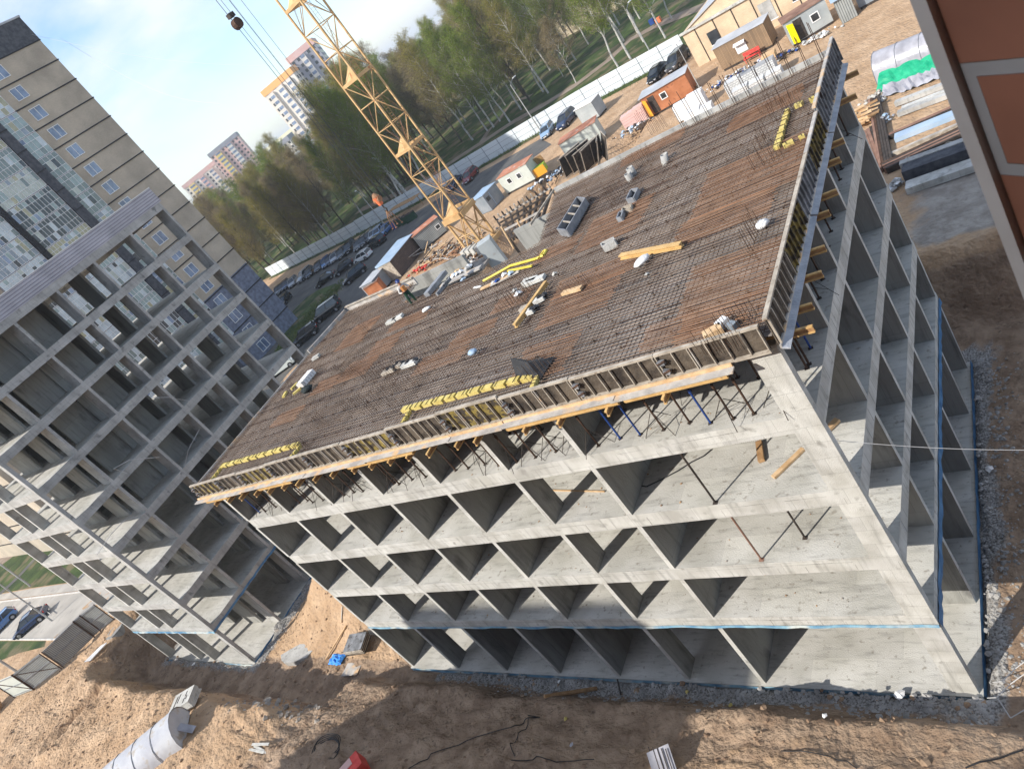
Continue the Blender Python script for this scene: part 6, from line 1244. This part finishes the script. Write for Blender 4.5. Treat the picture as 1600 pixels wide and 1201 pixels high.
# ------------------------------------------------------------------ trees
def make_tree(seed, H, birch, leaf, nleaf, spread, wn=1.0, lean=.3):
    rnd = random.Random(seed); t = thing('birch_tree' if birch else 'bare_tree', 'x', 'tree'); bark = 'bark_white' if birch else 'bark_dark'
    tr = MB(); pts = [V((0, 0, 0))]; lx, ly = rnd.uniform(-lean, lean), rnd.uniform(-lean, lean)
    for k in range(1, 9): pts.append(V((lx*k*.35+rnd.uniform(-.15, .15), ly*k*.35+rnd.uniform(-.15, .15), H*k/8)))
    r0 = H*.0095
    for k in range(8): tr.tube(pts[k], pts[k+1], r0*(1-k/8.4), bark, 7 if k < 4 else 5, r0*(1-(k+1)/8.4), cap=False)
    trunk = tr.obj('trunk', t)
    br = MB(); tips = []
    def limb(p, d, ln, r, dep):
        q = p; n_ = 4
        for k in range(n_):
            d = (d+V((rnd.uniform(-.18, .18), rnd.uniform(-.18, .18), rnd.uniform(-.1, .16) if dep < 2 else rnd.uniform(-.3, .05)))).normalized(); q2 = q+d*ln/n_
            br.tube(q, q2, r*(1-k/n_*.7), 'twig' if dep else bark, 3 if dep else 5, r*(1-(k+1)/n_*.7), cap=False)
            if dep < 2 and (k or dep == 0):
                for _ in range(3 if dep == 0 else 4):
                    a = rnd.uniform(0, 6.28); e = V((math.cos(a), math.sin(a), rnd.uniform(-.2, .6))).normalized(); limb(q2, (d*.8+e*.8).normalized(), ln*rnd.uniform(.35, .55), r*.45, dep+1)
            q = q2
            tips.append((q, dep))
    nb = int(H*(1.5 if birch else 2.0))
    for i in range(nb):
        u = .26+.72*(i/nb) if birch else .2+.78*i/nb; k = min(7, int(u*8)); p = pts[k].lerp(pts[k+1], u*8-k); a = i*2.4+rnd.uniform(-.5, .5); ln = H*spread*(1-.72*abs(u-.45)**1.1*1.7)*rnd.uniform(.6, 1.1); ln = max(ln, H*.06)
        limb(p, V((math.cos(a), math.sin(a), .55+.9*u)).normalized(), ln, .035+.03*(1-u), 0)
    br.obj('branch', t)
    lf = MB(); vs, fs = [], []
    for _ in range(nleaf):
        p, dep = rnd.choice(tips)
        if dep == 0 and rnd.random() < .8: continue
        c = p+V((rnd.gauss(0, .28), rnd.gauss(0, .28), rnd.gauss(-.12, .3))); s = rnd.uniform(.05, .125)*wn if birch else rnd.uniform(.045, .11); a = rnd.uniform(0, 6.28); k = len(vs)
        u = V((math.cos(a), math.sin(a), rnd.uniform(-.6, .6)))*s; v = V((-math.sin(a)*.3, math.cos(a)*.3, -1))*s*1.2
        vs += [c, c+u, c+u*.4+v]; fs.append((k, k+1, k+2))
    lf.add(vs, fs, leaf); lf.obj('crown', t)
    return t
TP = {'b1': make_tree(1, 21, True, 'leaf_green', 20000, .2), 'b2': make_tree(2, 19, True, 'leaf_green', 19000, .22), 'b3': make_tree(3, 22, True, 'leaf_olive', 20000, .2), 'd1': make_tree(4, 22, False, 'leaf_brown', 22000, .2, 1.0), 'd2': make_tree(5, 21, False, 'leaf_brown', 24000, .21, 1.0), 'd3': make_tree(6, 23, False, 'leaf_olive', 24000, .19, 1.0), 'w1': make_tree(7, 11, True, 'leaf_brown', 9000, .3, 1.0)}
tu = {k: False for k in TP}
def tree(k, x, y, s, lab, grp, rz=None):
    o = TP[k] if not tu[k] else dup(TP[k]); tu[k] = True; o.location = (x, y, G-.1); o.rotation_euler = (0, 0, U(0, 6.28) if rz is None else rz); o.scale = (s, s, s*U(.94, 1.06)); o['label'] = lab; o['group'] = grp
random.seed(77)
B = [(739, 219), (772, 199), (797, 191), (857, 146), (849, 144), (707, 157), (715, 175), (728, 190), (750, 172), (760, 150), (780, 140), (770, 120), (800, 120), (820, 150), (690, 200), (700, 225), (680, 170), (690, 140), (735, 140), (745, 120), (812, 100), (835, 80), (860, 110), (880, 70), (762, 205), (782, 190), (815, 172), (830, 160), (840, 120), (722, 222), (790, 165), (805, 140), (775, 100), (850, 60), (900, 60), (880, 100), (920, 30)]
for i, q in enumerate(B): p = at(*q); tree(random.choice(['b1', 'b2', 'b3', 'd1', 'd3', 'b1']), p.x, p.y, U(.95, 1.15), 'slender birch behind the fence between the crane and the lamp post', 'birches behind the fence beside the crane')
for i, q in enumerate([(966, 105), (986, 93), (998, 54), (1006, 66), (968, 40), (940, 20), (915, 45), (1050, 30), (1040, 60), (985, 10), (1075, 0), (1020, -10), (900, 95), (920, 70), (880, 40), (945, 0), (905, 10), (860, 60), (840, 30), (870, -10), (1000, 30), (975, 65)]): p = at(*q); tree(('b2', 'b1', 'b3', 'b2')[i % 4], p.x, p.y, U(.8, 1.05), 'white trunked birch at the top behind the fence', 'white trunked birches at the top')
for i, q in enumerate([(900, 130), (880, 120)]): p = at(*q); tree('w1', p.x, p.y, U(.8, 1), 'short weeping birch with brownish catkins in the park', 'short weeping birches')
k_ = 0
while k_ < 135:                                        # wood left of the crane
    px = U(285, 690); t_ = random.random()**1.3; base = 432-(px-425)*.5-3; py = base-t_*100
    if px < 420: py = 432-U(2, 60)
    p = at(px, py)
    if p.y < at(px, base).y: continue
    if math.hypot(p.x+96, p.y-40) < 34: continue
    s = (p-V((CAM[0], CAM[1], G))).length; hgt_ = .95+.0009*max(0, s-130)+.2*sst((px-575)/60)-.13*sst((px-415)/25)*sst((575-px)/25)
    tree(random.choice(['d1', 'd2', 'd3', 'd1', 'd2', 'b3'] if px < 560 else ['d1', 'b3', 'b1', 'd3', 'b2']), p.x, p.y, hgt_*U(.88, 1.02), 'leafing tree of the wood between the apartment block and the crane', 'trees of the wood left of the crane'); k_ += 1
for i in range(150):                                   # deeper rows
    a_ = U(-60, -18); d_ = U(200, 330); p = polar(a_, d_, 0)
    if -47.6 < a_ < -42.6: continue
    tree(random.choice(['d3', 'b3', 'd1', 'b1']), p.x, p.y, U(.8, 1.0)+(.15 if a_ < -45 else 0), 'far tree of the park beyond the fence', 'far trees of the park')
kind(sheet('far_wood_floor', [V((-60, 260, 0)), V((-60, 330, 0)), V((-90, 330, 0)), V((-90, 260, 0))], .06, 'grass'), 'structure')

b = MB(); b.box(-5200, 5200, -5200, 5200, -2, 76, 'black_plastic'); hzo = b.obj('haze'); hzo['kind'] = 'stuff'; hzo['label'] = 'thin pale air between the site and the far blocks'
m = bpy.data.materials.new('air'); m.use_nodes = True; n = m.node_tree.nodes; l = m.node_tree.links; n.remove(n['Principled BSDF']); v = n.new('ShaderNodeVolumePrincipled'); v.inputs['Color'].default_value = (.86, .92, 1, 1); v.inputs['Density'].default_value = .0003; l.new(v.outputs[0], n['Material Output'].inputs['Volume'])
hzo.data.materials.clear(); hzo.data.materials.append(m); C.cycles.volume_bounces = 0
